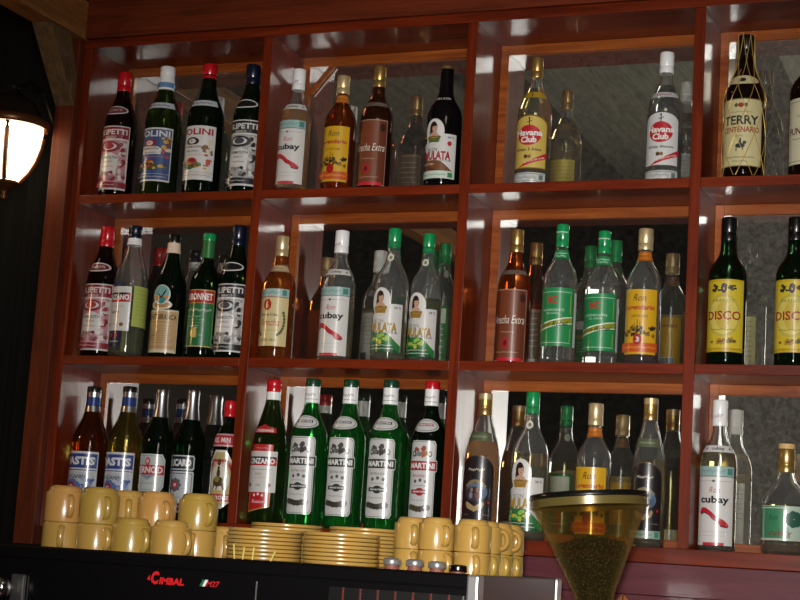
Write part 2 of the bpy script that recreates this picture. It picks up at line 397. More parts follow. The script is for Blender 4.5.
def art_mulata(t, shape, H, R, dark):
    z0, z1, half = .06, .54, 1.15
    a = half*R/((z1-z0)*H)
    low = '#7a4a2c' if dark else '#2f7a3c'; low2 = '#5c3420' if dark else '#14532c'
    name = '#b01c2c' if dark else '#c49a2c'; shade = '#5a0c16' if dark else '#1c2a1c'
    it = [('p', W_, [(-.98, .0), (1, 0), (1, .74), (.30, .74), (.30, .78), (-.64, .78), (-.64, .6), (-.98, .55)])]
    it += [('p', low, [(-.98, .0), (.98, .0), (.98, .10), (.7, .16), (.45, .23), (.2, .29), (-.1, .30), (-.5, .30), (-.8, .50), (-.98, .56)]), ('p', low2, [(-.98, .0), (.9, .0), (.5, .10), (.0, .14), (-.4, .20), (-.7, .38), (-.98, .42)])]
    if not dark: it += blobs(['#6fb04a', '#9cc45a', '#2c8a44', '#d8c040'], 16, -.85, .35, .14, .26, .14, .03, 21) + [('s', '#d8e8d0', -.8, .10, .5, .008, .004), ('s', '#d8e8d0', -.8, .05, .6, .008, .004)]
    else: it += [('r', '#cfdcd0', -.98, .0, .98, .125), ('s', '#3f8a5c', -.8, .06, .5, .022, .006), ('r', '#3f8a5c', .6, .02, .85, .10), ('t', '#e0d0c0', 'RON DE CUBA', -.45, .235, .03, .7), ('e', '#b8283a', .62, .58, .11, .04)]
    it += [('t', '#8a8a88' if not dark else '#5a3a34', 'RON', -.22, .475, .055, .5, .005), ('t', shade, 'MULATA', .015, .372, .145, 1.36, .03), ('t', name, 'MULATA', 0, .378, .14, 1.34, .02), ('t', '#3a3a3a', 'DE CUBA', .5, .29, .022, .5), ('t', '#444444', '38 %', .68, .68, .035, .34)]
    it += art_portrait(-.16, .775, .50, .43, '#a07a2c' if not dark else '#5a6a2c')
    lab(t, shape, H, R, z0, z1, half, it)
def art_nc():
    return [('r', '#1f8a4e', -1, 0, 1, 1), ('r', '#cfe0d0', -.9, .055, .9, .063), ('r', '#cfe0d0', -.9, .92, .9, .928), ('t', '#c0222c', 'NC', -.15, .79, .13, .52, .05), ('t', '#b8d8c0', 'AGUARDIENTE', -.1, .615, .04, 1.2, .01), ('t', '#b8d8c0', 'DE CAÑA', -.1, .56, .04, .7, .01),
            ('p', '#e4e8d8', [(-1, .24), (-.5, .29), (0, .335), (.5, .375), (.95, .385), (.95, .51), (.5, .49), (0, .45), (-.5, .405), (-1, .36)]), ('p', '#8c9426', [(-1, .26), (-.5, .31), (0, .355), (.5, .39), (.95, .40), (.95, .495), (.5, .47), (0, .43), (-.5, .385), (-1, .335)]),
            ('t', '#22300f', 'Ron Rebel', -.02, .375, .085, 1.5, .01, .3, .10), ('s', '#c8b83a', .8, .70, .84, .2, .05), ('r', '#a8a838', .8, .55, .84, .88), ('r', '#a8a838', .8, .08, .84, .3)]
def art_martini(band, sub, crest):
    P = [(-.86, 0), (.86, 0), (1, .045), (1, .60), (1.12, .62), (1.12, .745), (1, .765), (1, .955), (.86, 1), (-.86, 1), (-1, .955), (-1, .765), (-1.12, .745), (-1.12, .62), (-1, .60), (-1, .045)]
    k = .893
    P = [(x*k, y) for x, y in P]; sh = lambda s, dv: [(x*s, .5+(y-.5)*dv) for x, y in P]
    it = [('p', '#d6d6d4', P), ('p', '#3a3a3a', sh(.945, .975)), ('p', '#d2d2d0', sh(.915, .963)), ('r', '#2a2a2a' if band == '#2c3430' else '#8a1822', -.97, .625, .97, .74), ('r', band, -.94, .635, .94, .73), ('t', '#eeeeec', 'MARTINI', 0, .683, .072, 1.68, .04)]
    it += blobs(crest, 16, -.42, .42, .80, .92, .12, .03, 31) + [('e', '#2c2c2c', -.5, .83, .12, .04), ('e', '#d2d2d0', -.5, .83, .06, .02), ('e', '#2c2c2c', .5, .83, .12, .04), ('e', '#d2d2d0', .5, .83, .06, .02)]
    it += [('t', '#6a6a6a' if band == '#2c3430' else '#a83040', sub, 0, .555, .03, 1.0, .01), ('e', '#5a5a58', -.32, .485, .09, .022), ('e', '#5a5a58', 0, .50, .09, .022), ('e', '#5a5a58', .32, .485, .09, .022), ('r', '#8a8a88', -.4, .43, .4, .436),
           ('e', band, 0, .355, .26, .05), ('r', '#2c2c2c', -.55, .33, .55, .38), ('r', band, -.5, .336, .5, .374), ('t', '#eeeeec', 'MARTINI', 0, .355, .022, .8, .02), ('s', '#8a8a88', -.5, .25, .5, .008, .003)]
    it += [('e', '#3c3a30' if band == '#2c3430' else '#4a4030', x, .165-.03*(1-abs(x)/.55), .16, .038) for x in (-.5, -.3, -.1, .1, .3, .5)]
    return it
def art_cinzano_red():
    return [('p', '#b81c22', [(-.72, .74), (.72, .74), (.72, 1), (-.72, 1)]), ('s', '#d8a0a0', -.4, .945, .4, .01, .004), ('p', '#c8a040', [(-.74, .0), (.70, .09), (.74, .36), (-.74, .36)]), ('p', '#b81c22', [(-.68, .02), (.66, .10), (.69, .36), (-.68, .36)]), ('r', '#d4d2ce', -1, .30, 1, .90),
            ('r', '#1c2438', -.97, .69, .97, .82), ('p', '#b81c22', [(-.97, .69), (.97, .69), (.97, .80)]), ('t', '#eeeeec', 'CINZANO', 0, .755, .085, 1.72, .04), ('s', '#5a5a58', -.7, .63, .7, .008, .003), ('t', '#a87a4a', 'ROSSO', -.1, .565, .035, .4), ('s', '#b8a89a', -.6, .51, .6, .006, .003),
            ('e', '#6a5a2c', -.68, .405, .12, .028), ('e', '#8a5a3c', .58, .405, .12, .028), ('t', '#6a6a68', '1757', -.05, .40, .035, .3), ('e', '#e8e0d8', -.25, .255, .07, .02), ('e', '#e8e0d8', 0, .27, .07, .02), ('e', '#e8e0d8', .25, .255, .07, .02), ('t', '#eccccc', 'Rosso', 0, .165, .05, .75, .01, .2)]
def art_cinzano_white():
    return [('p', '#1c2440', [(-.55, .0), (.55, .0), (.6, .3), (-.6, .3)]), ('e', '#b83040', -.2, .19, .1, .035), ('e', '#b83040', .2, .19, .1, .035), ('s', '#d0d0d8', -.4, .09, .4, .012, .005), ('p', W_, [(-1, .26), (1, .26), (1, .97), (-1, .97)]), ('r', '#2a3450', -.5, .97, .5, 1.03),
            ('r', '#1c2438', -.97, .72, .97, .87), ('p', '#b81c22', [(-.97, .72), (.97, .72), (.97, .865)]), ('t', '#eeeeec', 'CINZANO', 0, .795, .09, 1.75, .04), ('s', '#6a6a68', -.6, .65, .6, .008, .003), ('t', '#3a3a3a', 'BIANCO', 0, .555, .045, .6), ('e', '#8a5a2c', .5, .36, .13, .03), ('e', '#6a6a2c', -.5, .36, .13, .03), ('s', '#8a8a88', -.3, .37, .3, .008, .003)]
def art_fernet():
    it = [('r', '#d8ccb0', -1, 0, 1, 1), ('r', '#c2a070', -.97, .07, .97, .96), ('r', '#d8ccb0', -1, 0, 1, .055), ('t', '#3c2c1c', 'FERNET-BRANCA', 0, .83, .13, 1.8, .02), ('s', '#5a4428', -.6, .71, .6, .012, .004)]
    rr = random.Random(5)
    for k in range(8): it.append(('s', '#7a6040', -.85, .62-.055*k, .85-rr.uniform(0, .3), .010, .004))
    it += [('p', '#6a5030', [(-.6, .30), (.1, .50), (.12, .515), (-.6, .32)]), ('s', '#8a6a48', -.8, .13, .8, .012, .006)]
    return it
def art_fernet_emblem():
    it = [('e', '#d8ccb8', 0, .2, .98, .2), ('e', '#b08a5a', 0, .2, .8, .12), ('e', W_, 0, .6, .78, .40), ('e', '#7ab0ac', 0, .62, .68, .35), ('p', '#d08a44', [(-.66, .55), (.66, .55), (.55, .40), (.3, .3), (-.3, .3), (-.55, .40)]), ('e', '#3a8a8c', .05, .38, .34, .15),
          ('p', '#2a2420', [(-.42, .66), (-.1, .60), (0, .52), (.12, .60), (.42, .86), (.36, .68), (.14, .52), (.0, .44), (-.14, .54)])]
    return it
def art_dubonnet():
    return [('r', '#b8a04a', -1, 0, 1, 1), ('r', '#1c6a3a', -.97, .02, .97, .76), ('r', '#a81c28', -.97, .77, .97, .985), ('t', '#eee8e0', 'DUBONNET', 0, .875, .12, 1.75, .03), ('s', '#e0ecd8', -.85, .64, .85, .03, .006), ('s', '#c8dcc8', -.6, .53, .3, .02, .004), ('s', '#7aa880', -.6, .47, .5, .014, .004), ('s', '#7aa880', -.6, .42, .4, .014, .004), ('s', '#d0e0c8', -.4, .36, .2, .02, .005),
            ('e', '#b88a34', -.05, .24, .2, .085), ('p', '#d8b860', [(-.18, .16), (.12, .16), (.08, .3), (.18, .34), (-.05, .335)]), ('s', '#a8c8a0', .2, .2, .5, .02, .004)]
def art_pastis():
    it = [('r', '#d4d4d8', -1, 0, 1, 1), ('r', '#2c4488', -.95, .70, .95, .96), ('t', '#e8e8ec', 'PASTIS', -.02, .83, .15, 1.7, .05), ('r', '#2c4488', -.95, .655, .95, .672), ('r', '#c0c4cc', -.9, .02, .9, .63), ('t', '#3a4866', 'DUGANIN', -.15, .545, .075, 1.15, .02)]
    for k in range(10):
        a = 2*PI*k/10; it.append(('e', '#5a74b0', -.28+.36*math.cos(a), .34+.125*math.sin(a), .15, .045))
    it += [('e', '#5a74b0', -.28, .34, .38, .13), ('e', '#b02030', -.28, .34, .24, .11), ('e', '#d8d0d0', -.28, .34, .13, .06), ('t', '#a82030', '45', -.28, .34, .07, .17, .02)]
    it += blobs(['#5a74b0', '#8aa0cc', '#3a5490'], 16, .15, .8, .33, .50, .12, .035, 41) + [('s', '#5a6a94', -.6, .15, .5, .016, .006), ('s', '#8a94a8', -.2, .08, .7, .01, .004)]
    return it

# ------------------------------------------------------------------ bottle makers, one per kind
def capset(m, z0=.84, r=.42, foil=None, fz=.75):
    c = [(z0, 1., r, m, 'cap')]
    if foil: c.append((fz, z0, r*.95, foil, 'foil'))
    return c
def mk_filipetti(label, row, X, Y, H, R, red):
    t = bottle('vermouth_bottle', label, row, X, Y, H, R, 'vermouth', G_DARK if not red else G_BROWN, cap=capset(RED if red else NAVY, .845, .44))
    d, ac, ti = ('#8c1c30', '#a8344a', '#c48a94') if red else ('#26262c', '#4c4c54', '#a8a8a6')
    lab(t, 'vermouth', H, R, .045, .545, 1.18, art_filipetti(d, ac, ti, 'ROSSO' if red else 'BIANCO'))
    neck_oval(t, 'vermouth', H, R, .675, '#7c1c2c' if red else '#16161a', 'FILIPETTI' if red else None)
def mk_olini(label, row, X, Y, H, R, blue):
    t = bottle('vermouth_bottle', label, row, X, Y, H, R, 'vermouth', G_MID if blue else G_DARK, cap=capset(WHITE if blue else RED, .87, .41) if not blue else [(.935, 1., .43, WHITE, 'cap'), (.815, .935, .40, WHITE, 'foil')])
    if blue: lab(t, 'vermouth', H, R, .83, .87, 2.6, [('r', '#6a94c0', -1, 0, 1, 1)], 'foil_band', base=.0035)
    lab(t, 'vermouth', H, R, .095, .50, 1.15, art_olini('#3c5488' if blue else W_, W_ if blue else '#a81c2c', 51 if blue else 61))
    lab(t, 'vermouth', H, R, .655, .70, 1.25, [('r', '#cfd4d8', -1, 0, 1, 1), ('s', '#3a5a8a' if blue else '#6a6a6a', -.7, .5, .7, .2, .08)], 'neck_label', base=.0012)
def mk_cubay(label, row, X, Y, H, R, liq, level, back=True):
    t = bottle('rum_bottle', label, row, X, Y, H, R, 'rum', CLEAR, liq, level, [(.825, 1., .42, WHITE, 'cap')])
    lab(t, 'rum', H, R, .035, .55, 1.12, art_cubay()); neck_cubay(t, 'rum', H, R)
    lab(t, 'rum', H, R, .84, .93, 1., [('t', '#8a4a5a', 'cubay', 0, .55, .38, 1.1, .0, .2, .25)], 'cap_print', base=.0022)
    if back: lab(t, 'rum', H, R, .06, .48, .8, [('r', '#c8c8c0', -1, 0, 1, 1), ('r', '#5a5a58', .2, .08, .8, .25)]+[('s', '#8a8a88', -.8, .9-.08*k, .8, .012, .004) for k in range(7)], 'back_label', yaw=PI)
def mk_legend(label, row, X, Y, H, R, liq, level, badge, txt):
    sh = 'round'
    if liq is None: t = bottle('rum_bottle', label, row, X, Y, H, R, sh, G_RED, cap=[(.84, 1., .43, PALEGOLD, 'cap')])
    else: t = bottle('rum_bottle', label, row, X, Y, H, R, sh, CLEAR, liq, level, [(.84, 1., .43, PALEGOLD, 'cap')])
    lab(t, sh, H, R, .065, .535, 1.05, art_legend(txt, badge)); neck_plain(t, sh, H, R, .755, .825, '#c8781e', 1.6, '#8a1c10')
    lab(t, sh, H, R, .04, .48, .85, [('r', '#c89a20', -1, 0, 1, 1), ('r', '#b8bcc0', -.55, .1, .55, .3), ('t', '#8a2a18', 'Legendario', 0, .85, .08, 1.4, .02)]+[('r', '#4a4e58', -.5+.1*k, .12, -.44+.1*k, .28) for k in range(10)], 'back_label', yaw=PI)
def mk_arecha(label, row, X, Y, H, R):
    t = bottle('rum_bottle', label, row, X, Y, H, R, 'rum', G_COLA if row == 1 else G_RED, cap=[(.83, 1., .40, GOLD, 'cap')])
    lab(t, 'rum', H, R, .03, .545, 1.12, art_arecha()); neck_plain(t, 'rum', H, R, .655, .69, '#7a6a60', 1.2, '#3a2a20')
    lab(t, 'rum', H, R, .02, .48, .85, [('r', '#8a6a48', -1, 0, 1, 1), ('r', '#6a4a30', -.9, .2, .9, .95), ('r', '#c8c4b4', -.6, .02, .6, .2)]+[('s', '#c0a888', -.7, .85-.09*k, .7, .012, .004) for k in range(6)], 'back_label', yaw=PI)
def mk_havana(label, row, X, Y, H, R, gold):
    t = bottle('rum_bottle', label, row, X, Y, H, R, 'havana', CLEAR, LIQ_PALE if gold else LIQ_CLEAR, .76 if gold else .74, [(.84, 1., .36 if gold else .42, GOLD if gold else WHITE, 'cap')])
    lab(t, 'havana', H, R, .115, .525, 1.12, art_havana(gold, 'Añejo 3 Años' if gold else 'Añejo Blanco'))
    lab(t, 'havana', H, R, .012, .085, 1.1, [('r', '#c9cbc8', -1, 0, 1, 1), ('r', '#8a9290', -.93, .1, .93, .18), ('r', '#8a9290', -.93, .82, .93, .9), ('s', '#7a8884', -.6, .5, .5, .2, .05), ('r', '#6a7a78', .62, .25, .85, .75)], 'strip_label')
    if gold: lab(t, 'havana', H, R, .665, .715, 1.2, [('r', '#b8942c', -1, 0, 1, 1), ('t', '#3a2a10', '3', 0, .5, .7, .16, .02)], 'neck_label', base=.0012)
    else: lab(t, 'havana', H, R, .635, .675, 1.2, [('r', '#c4c4c0', -1, 0, 1, 1), ('s', '#a03a3a', -.5, .5, .5, .2, .08)], 'neck_label', base=.0012)
    lab(t, 'havana', H, R, .06, .40, .9, [('r', '#c4ae3c' if gold else '#c8ccc8', -1, 0, 1, 1), ('r', '#c8c8c4', -.5, .06, .5, .26)]+[('s', '#7a6a20' if gold else '#8a8a88', -.8, .92-.09*k, .8, .012, .004) for k in range(6)]+[('r', '#5a5a58', -.45+.09*k, .08, -.4+.09*k, .24) for k in range(10)], 'back_label', yaw=PI)
def mk_mulata(label, row, X, Y, H, R, dark=False, level=.62):
    if dark: t = bottle('rum_bottle', label, row, X, Y, H, R, 'rum', G_BLACK, cap=[(.86, 1., .35, GOLD, 'cap')])
    else: t = bottle('rum_bottle', label, row, X, Y, H, R, 'rum', CLEAR, LIQ_PALE, level, [(.84, 1., .385, GREENCAP, 'cap')])
    art_mulata(t, 'rum', H, R, dark)
    if dark: lab(t, 'rum', H, R, .70, .725, 1.2, [('t', '#d8d0c8', 'CUBA RON', 0, .5, .8, 1.4, .02)], 'neck_label', base=.001)
    else:
        lab(t, 'rum', H, R, .745, .80, .9, [('e', '#d8d8c8', 0, .5, .5, .5), ('e', '#7a7a4a', .05, .5, .22, .25)], 'neck_label', base=.0012)
        lab(t, 'rum', H, R, .05, .5, .75, [('r', '#2f7a3c', -1, 0, 1, 1), ('r', '#c8ccb8', -.8, .7, .8, .95), ('r', '#a84a48', -.3, .1, .3, .6)]+[('s', '#d8e0d0', -.7, .6-.1*k, .7, .012, .004) for k in range(5)], 'back_label', yaw=PI)
def mk_nc(label, row, X, Y, H, R, level=.56):
    t = bottle('cane_spirit_bottle', label, row, X, Y, H, R, 'round', CLEAR, LIQ_CLEAR, level, [(.835, 1., .37, GREENCAP, 'cap')])
    lab(t, 'round', H, R, .12, .53, 1.12, art_nc())
    lab(t, 'round', H, R, .86, .965, 1.2, [('t', '#0a5a30', 'NC', 0, .3, .4, .4, .03), ('r', '#bfe0c8', -1, .72, 1, .8)], 'cap_print', base=.0013)
    lab(t, 'round', H, R, .745, .81, 1.6, [('r', '#158a4e', -1, 0, 1, 1), ('s', '#b8e0c8', -.7, .62, .7, .1, .05), ('s', '#b8e0c8', -.5, .32, .5, .1, .05)], 'neck_label', base=.0014)
    lab(t, 'round', H, R, .14, .42, .55, [('r', '#1f8a4e', -1, 0, 1, 1), ('r', '#c8ccc8', -.8, .75, .8, .97), ('r', '#8c9426', -1, .5, 1, .62)]+[('s', '#b8d8c0', -.7, .4-.08*k, .7, .012, .004) for k in range(4)], 'back_label', yaw=PI)
    lab(t, 'round', H, R, .12, .50, .12, [('r', '#c4c6c4', -1, 0, 1, 1)], 'tax_strip', yaw=1.32)
def mk_martini(label, row, X, Y, H, R, red=False):
    t = bottle('vermouth_bottle', label, row, X, Y, H, R, 'martini', G_DARK if red else G_GREEN, cap=[(.945, 1., .41, RED if red else DKGREEN, 'cap'), (.835, .945, .40, WHITE, 'foil')])
    lab(t, 'martini', H, R, .085, .60, .86, art_martini('#a81c2c' if red else '#2c3430', 'ROSSO' if red else 'EXTRA DRY', ['#a86a3c', '#7a8aa0', '#b8a04a', '#a04a3c'] if red else ['#3a3a38', '#6a6a66', '#8a8a86', '#4a4a44']))
    lab(t, 'martini', H, R, .655, .745, 1.0, [('e', '#d6d6d4', 0, .5, 1, .5), ('e', '#4a4a4a', 0, .5, .9, .42), ('e', '#d6d6d4', 0, .5, .84, .38), ('r', '#a81c2c' if red else '#2c3430', -.6, .46, .6, .66), ('t', '#eeeeec', 'MARTINI', 0, .56, .13, 1., .03)], 'neck_label', base=.0014)
    lab(t, 'martini', H, R, .855, .925, 1.2, [('s', '#7a8a84' if not red else '#a87a84', -.7, .5, .7, .16, .05), ('r', '#a8b0ac', -1, .02, 1, .1)], 'foil_print', base=.0016)
def mk_pastis(label, row, X, Y, H, R, g):
    t = bottle('pastis_bottle', label, row, X, Y, H, R, 'pastis', g, cap=[(.955, 1., .42, BLACK, 'cap'), (.915, .955, .415, SILVER, 'foil'), (.845, .915, .40, BLUEFOIL, 'foil'), (.80, .845, .40, SILVER, 'foil')])
    lab(t, 'pastis', H, R, .0+.06, .485, 1.12, art_pastis())
def mk_disco(label, row, X, Y, H, R):
    t = bottle('brandy_bottle', label, row, X, Y, H, R, 'disco', G_DARK, cap=[(.84, 1., .42, BLACK, 'cap')])
    it = [('r', '#c8a81e', -1, 0, 1, 1), ('r', '#d4bc30', -.97, .06, .97, .97), ('e', '#c0ae4c', 0, .5, .78, .30), ('e', '#d8c860', 0, .5, .7, .26), ('e', '#c8b048', 0, .5, .35, .2), ('t', '#9a2018', 'DISCO', 0, .5, .125, 1.62, .02), ('t', '#8a8a3a', 'BRANDY', 0, .705, .04, 1.0, .01)]
    it += [('e', '#4a3a6a', 0, .875, .13, .07), ('e', '#c8a81e', 0, .875, .05, .03)] + blobs(['#2c2a1c', '#6a5a1c', '#4a3a14'], 18, -.5, .5, .83, .91, .09, .022, 71) + blobs(['#6a5a1c', '#8a4a1c', '#a88a2c'], 14, -.5, .5, .11, .18, .1, .025, 72)
    it += [('r', '#a88a18', -.97, .03, .97, .04), ('s', '#8a7a1c', -.5, .3, .5, .01, .004)]
    lab(t, 'disco', H, R, .085, .565, 1.15, it)
    lab(t, 'disco', H, R, .1, .45, .6, [('r', '#b8b048', -1, 0, 1, 1)]+[('s', '#5a5a2c', -.7, .9-.1*k, .7, .014, .005) for k in range(8)], 'back_label', yaw=PI)
    lab(t, 'disco', H, R, .84, .955, 1.2, [('t', '#3a3a3a', 'D', 0, .5, .3, .2)], 'cap_print', base=.001)
def mk_couple(label, row, X, Y, H, R, liq, level):
    t = bottle('rum_bottle', label, row, X, Y, H, R, 'taper', CLEAR, liq, level, [(.845, 1., .42, GOLD, 'cap'), (.955, .995, .425, PALEGOLD, 'cap_top')])
    arch = [(-1, 0), (1, 0), (1, .80)] + [(math.cos(a), .80+.20*math.sin(a)) for a in [PI*k/10 for k in range(1, 10)]] + [(-1, .80)]
    it = [('p', '#5a4a34', arch), ('p', '#221c1e', [(x*.96, .01+y*.975) for x, y in arch]), ('r', '#9ab0a4', -.97, .0, .97, .10), ('s', '#4a7a68', -.8, .05, .5, .02, .006), ('r', '#4a8a74', .62, .01, .88, .09), ('s', '#c8c0b0', -.45, .80, .45, .02, .008),
          ('p', '#8a7a5a', [(-.6, .58), (-.3, .65), (0, .67), (.3, .65), (.6, .58), (.5, .56), (0, .63), (-.5, .56)]), ('e', '#5a7084', .05, .50, .6, .12), ('e', '#3a3240', -.1, .47, .46, .10), ('e', '#9a7458', -.18, .525, .08, .03), ('e', '#9a7458', .14, .525, .08, .03), ('e', '#7a3a34', .14, .45, .13, .045), ('e', '#8a848c', -.2, .45, .1, .045), ('e', '#46648a', .45, .48, .10, .05),
          ('p', '#b09468', [(-.5, .34), (-.4, .28), (0, .23), (.4, .28), (.5, .34), (.42, .37), (0, .30), (-.42, .37)]), ('e', '#b8202c', .72, .36, .06, .02), ('s', '#8a8488', -.8, .19, -.3, .006, .003), ('s', '#8a8488', .4, .19, .8, .006, .003)]
    lab(t, 'taper', H, R, .055, .56, 1.08, it)
    lab(t, 'taper', H, R, .66, .72, 1.0, [('r', '#5a6448', -1, 0, 1, 1), ('s', '#9aa488', -.6, .5, .6, .15, .06)], 'neck_label', base=.0012)
    lab(t, 'taper', H, R, .05, .14, .8, [('r', '#c8c090', -1, 0, 1, 1)], 'back_label', yaw=PI)

# ================================================================== bar shelving
DX = [-1.0232, -.5191, 0., .5203, 1.043]
TOP = .378; D_ = .186; T1 = .0213; T3 = .032; HW = .0118
shelving = empty('bar_shelving', (0, 0, 0), 'red-brown varnished wooden bar shelving with mirrored compartments full of bottles', 'shelving')
ZB = SHELF[3]-T3
for i, x in enumerate(DX):
    o = box('side_panel' if i in (0, 4) else 'divider', x-HW, x+HW, 0, D_+.012, ZB if i in (0, 4) else SHELF[3], TOP, WZ, shelving, .0012)
for i in range(4):
    a, b = DX[i]+HW, DX[i+1]-HW
    for z in (0., -.4):
        box('shelf', a+.0003, b-.0003, .0006, D_, z-T1, z, WX, shelving, .001)
box('bottom_shelf', DX[0]+HW, DX[4]-HW, -.004, D_, ZB, SHELF[3], WX, shelving, .0015)
box('top_board', DX[0]-HW, DX[4]+HW, -.003, D_+.012, TOP, TOP+.023, WX, shelving, .0015)
rows = {1: (0., TOP), 2: (-.4, -T1), 3: (SHELF[3], -.4-T1)}
MS = {(0, 1): .0, (3, 1): 0., (3, 2): 0.}
for i in range(4):
    for r, (za, zb) in rows.items():
        a, b = DX[i]+HW, DX[i+1]-HW
        fw, ft = .020, .024
        bm = bmesh.new()
        box_bm(bm, a, a+fw, D_-.012, D_, za, zb, .001); box_bm(bm, b-fw, b, D_-.012, D_, za, zb, .001)
        box_bm(bm, a+fw, b-fw, D_-.012, D_, zb-ft, zb, .001); box_bm(bm, a+fw, b-fw, D_-.012, D_, za, za+.02, .001)
        fr = from_bm('mirror_frame', bm, PX, shelving)
        mm = MIRR[4] if (i == 3) else MIRR[r]
        box('mirror', a+fw-.004, b-fw+.004, D_-.004, D_-.001, za+.016, zb-ft+.004, mm, fr)
        if (i, r) == (1, 1):
            bm = bmesh.new(); box_bm(bm, -.006, .006, D_-.016, D_-.008, -.045, .045, .001)
            bmesh.ops.rotate(bm, verts=bm.verts[:], cent=(0, D_-.012, 0), matrix=Matrix.Rotation(math.radians(40), 3, 'Y'))
            bmesh.ops.translate(bm, verts=bm.verts[:], vec=(a+fw+.034, 0, zb-ft-.034))
            from_bm('corner_brace', bm, PX, fr)
box('back_panel', DX[0]-HW, DX[4]+HW, D_+.0125, D_+.022, ZB, TOP, WX, shelving)

# base cladding under the shelving
base = empty('base_cabinet', (0, 0, 0), 'mauve and brown boarded cabinet front under the bottom shelf', 'cabinet')
box('rail_board', -1.03, 1.05, .012, .05, ZB-.066, ZB-.001, WM, base, .001)
bm = bmesh.new()
for k in range(14):                     # chevron boards
    x0 = -1.03+.15*k
    for s in (-1, 1):
        pts = [(x0+.075, -.0), (x0+.075+s*.075, -.075), (x0+.075+s*.075, -.60), (x0+.075, -.525)]
        pts = [(x, min(z, 0)) for x, z in pts]
        vs = [[bm.verts.new((x+(-s*.0012 if abs(x-x0-.075) > .01 else s*.0012), y, ZB-.0675+z)) for x, z in pts] for y in (.02, .034)]
        if s < 0: vs = [v[::-1] for v in vs]
        bm.faces.new(vs[0]); bm.faces.new(vs[1][::-1])
        for q in range(4): bm.faces.new((vs[0][q], vs[1][q], vs[1][(q+1) % 4], vs[0][(q+1) % 4]))
from_bm('chevron_panel', bm, WH, base)
box('cabinet_body', -1.03, 1.05, .036, .19, -2.456, ZB-.0675, WM, base)

# ================================================================== bottles
F = mk_filipetti
F('red-capped dark vermouth bottle with maroon and white label, far left of the top shelf', 1, -.941, .05, .329, .0405, True)
mk_olini('white-capped vermouth bottle with a blue label, second along the top shelf', 1, -.819, .05, .337, .0440, True)
mk_olini('red-capped dark bottle with white label, between blue label and black label on the top shelf', 1, -.700, .05, .337, .0445, False)
F('navy-capped bottle with black and white label against the left divider, top shelf', 1, -.580, .05, .329, .0400, False)
mk_cubay('white-capped amber rum bottle with a red island on white label, on the top shelf', 1, -.442, .024, .302, .0375, LIQ_GOLD, .66)
mk_legend('dark red rum bottle with yellow label and pale gold cap, on the top shelf', 1, -.337, .05, .288, .0375, None, 0, None, 'DULCE DE CUBA')
mk_arecha('dark rum bottle with brown label and white script, on the top shelf', 1, -.248, .058, .309, .0385)
mk_mulata('near-black rum bottle with white label and a woman in an oval, on the top shelf', 1, -.075, .05, .298, .0405, dark=True)
mk_havana('gold-capped rum bottle with round red emblem on a yellow label, top shelf', 1, .141, .054, .306, .0395, True)
mk_havana('white-capped rum bottle with round red emblem on a white label, top shelf', 1, .435, .070, .306, .0385, False)

# brandy in a gold net
H, R = .327, .0435
t = bottle('brandy_bottle', 'dark brandy bottle wrapped in gold wire net with cream label, on the top shelf', 1, .612, .05, H, R, 'terry', G_BROWN, cap=[(.85, 1., .39, BLACK, 'cap')])
f = radius_fn('terry', H, R)
lab(t, 'terry', H, R, .07, .53, 1.15, [('p', '#8a7a4a', rrect(.08, .03)), ('p', '#d6cb98', rrect(.08, .03, .96, .012, .985)), ('t', '#33363c', 'TERRY', 0, .68, .135, 1.55, .03), ('t', '#a03020', 'CENTENARIO', 0, .54, .085, 1.65, .02), ('s', '#8a7a50', -.5, .80, .5, .01, .004), ('t', '#7a6a40', 'Solera', -.1, .45, .04, .4, 0, .3),
    ('e', '#a03828', 0, .90, .12, .035), ('e', '#6a5a2c', -.2, .90, .08, .03), ('e', '#6a5a2c', .2, .90, .08, .03), ('e', '#2c3038', .0, .30, .2, .035), ('e', '#2c3038', .18, .345, .08, .025), ('r', '#2c3038', -.17, .22, -.13, .30), ('r', '#2c3038', .1, .235, .14, .30), ('r', '#2c3038', -.03, .32, .05, .38), ('e', '#2c3038', .01, .395, .04, .014), ('s', '#6a5a3c', -.6, .13, .6, .014, .005), ('s', '#6a5a3c', -.3, .07, .3, .01, .004)])
lab(t, 'terry', H, R, .635, .70, 1.15, [('e', '#d6cb98', 0, .5, 1, .5), ('e', '#2c3038', 0, .5, .2, .22)], 'neck_label', base=.0012)
bm = bmesh.new()
for k in range(7):
    for s in (-1, 1):
        pts = []
        for q in range(57):
            z = .004+(H*1.005-.004)*q/56; a = 2*PI*k/7 + s*(z/H)**.9*2.7
            r = max(f(min(z, H*.99))+.0022, .0178); pts.append((r*math.cos(a), r*math.sin(a), z))
        tube_bm(bm, pts, .00075, 5)
from_bm('wire_net', bm, plain('gold_wire', (.52, .34, .09), rough=.45, metal=.5), t, True)
# brandy at the right edge
H, R = .315, .045
t = bottle('brandy_bottle', 'dark brandy bottle with cream label at the far right of the top shelf', 1, .752, .05, H, R, 'disco', G_BROWN, cap=[(.85, 1., .40, GOLD, 'cap')])
lab(t, 'disco', H, R, .075, .535, 1.12, [('r', '#d8d2b4', -1, 0, 1, 1), ('r', '#8a7a4a', -.95, .04, .95, .05), ('r', '#8a7a4a', -.95, .94, .95, .95), ('t', '#5c2018', 'FUNDADOR', 0, .50, .105, 1.75, .02), ('s', '#5a4a3c', -.7, .38, .5, .012, .004), ('s', '#8a7a5a', -.5, .72, .5, .014, .005)])

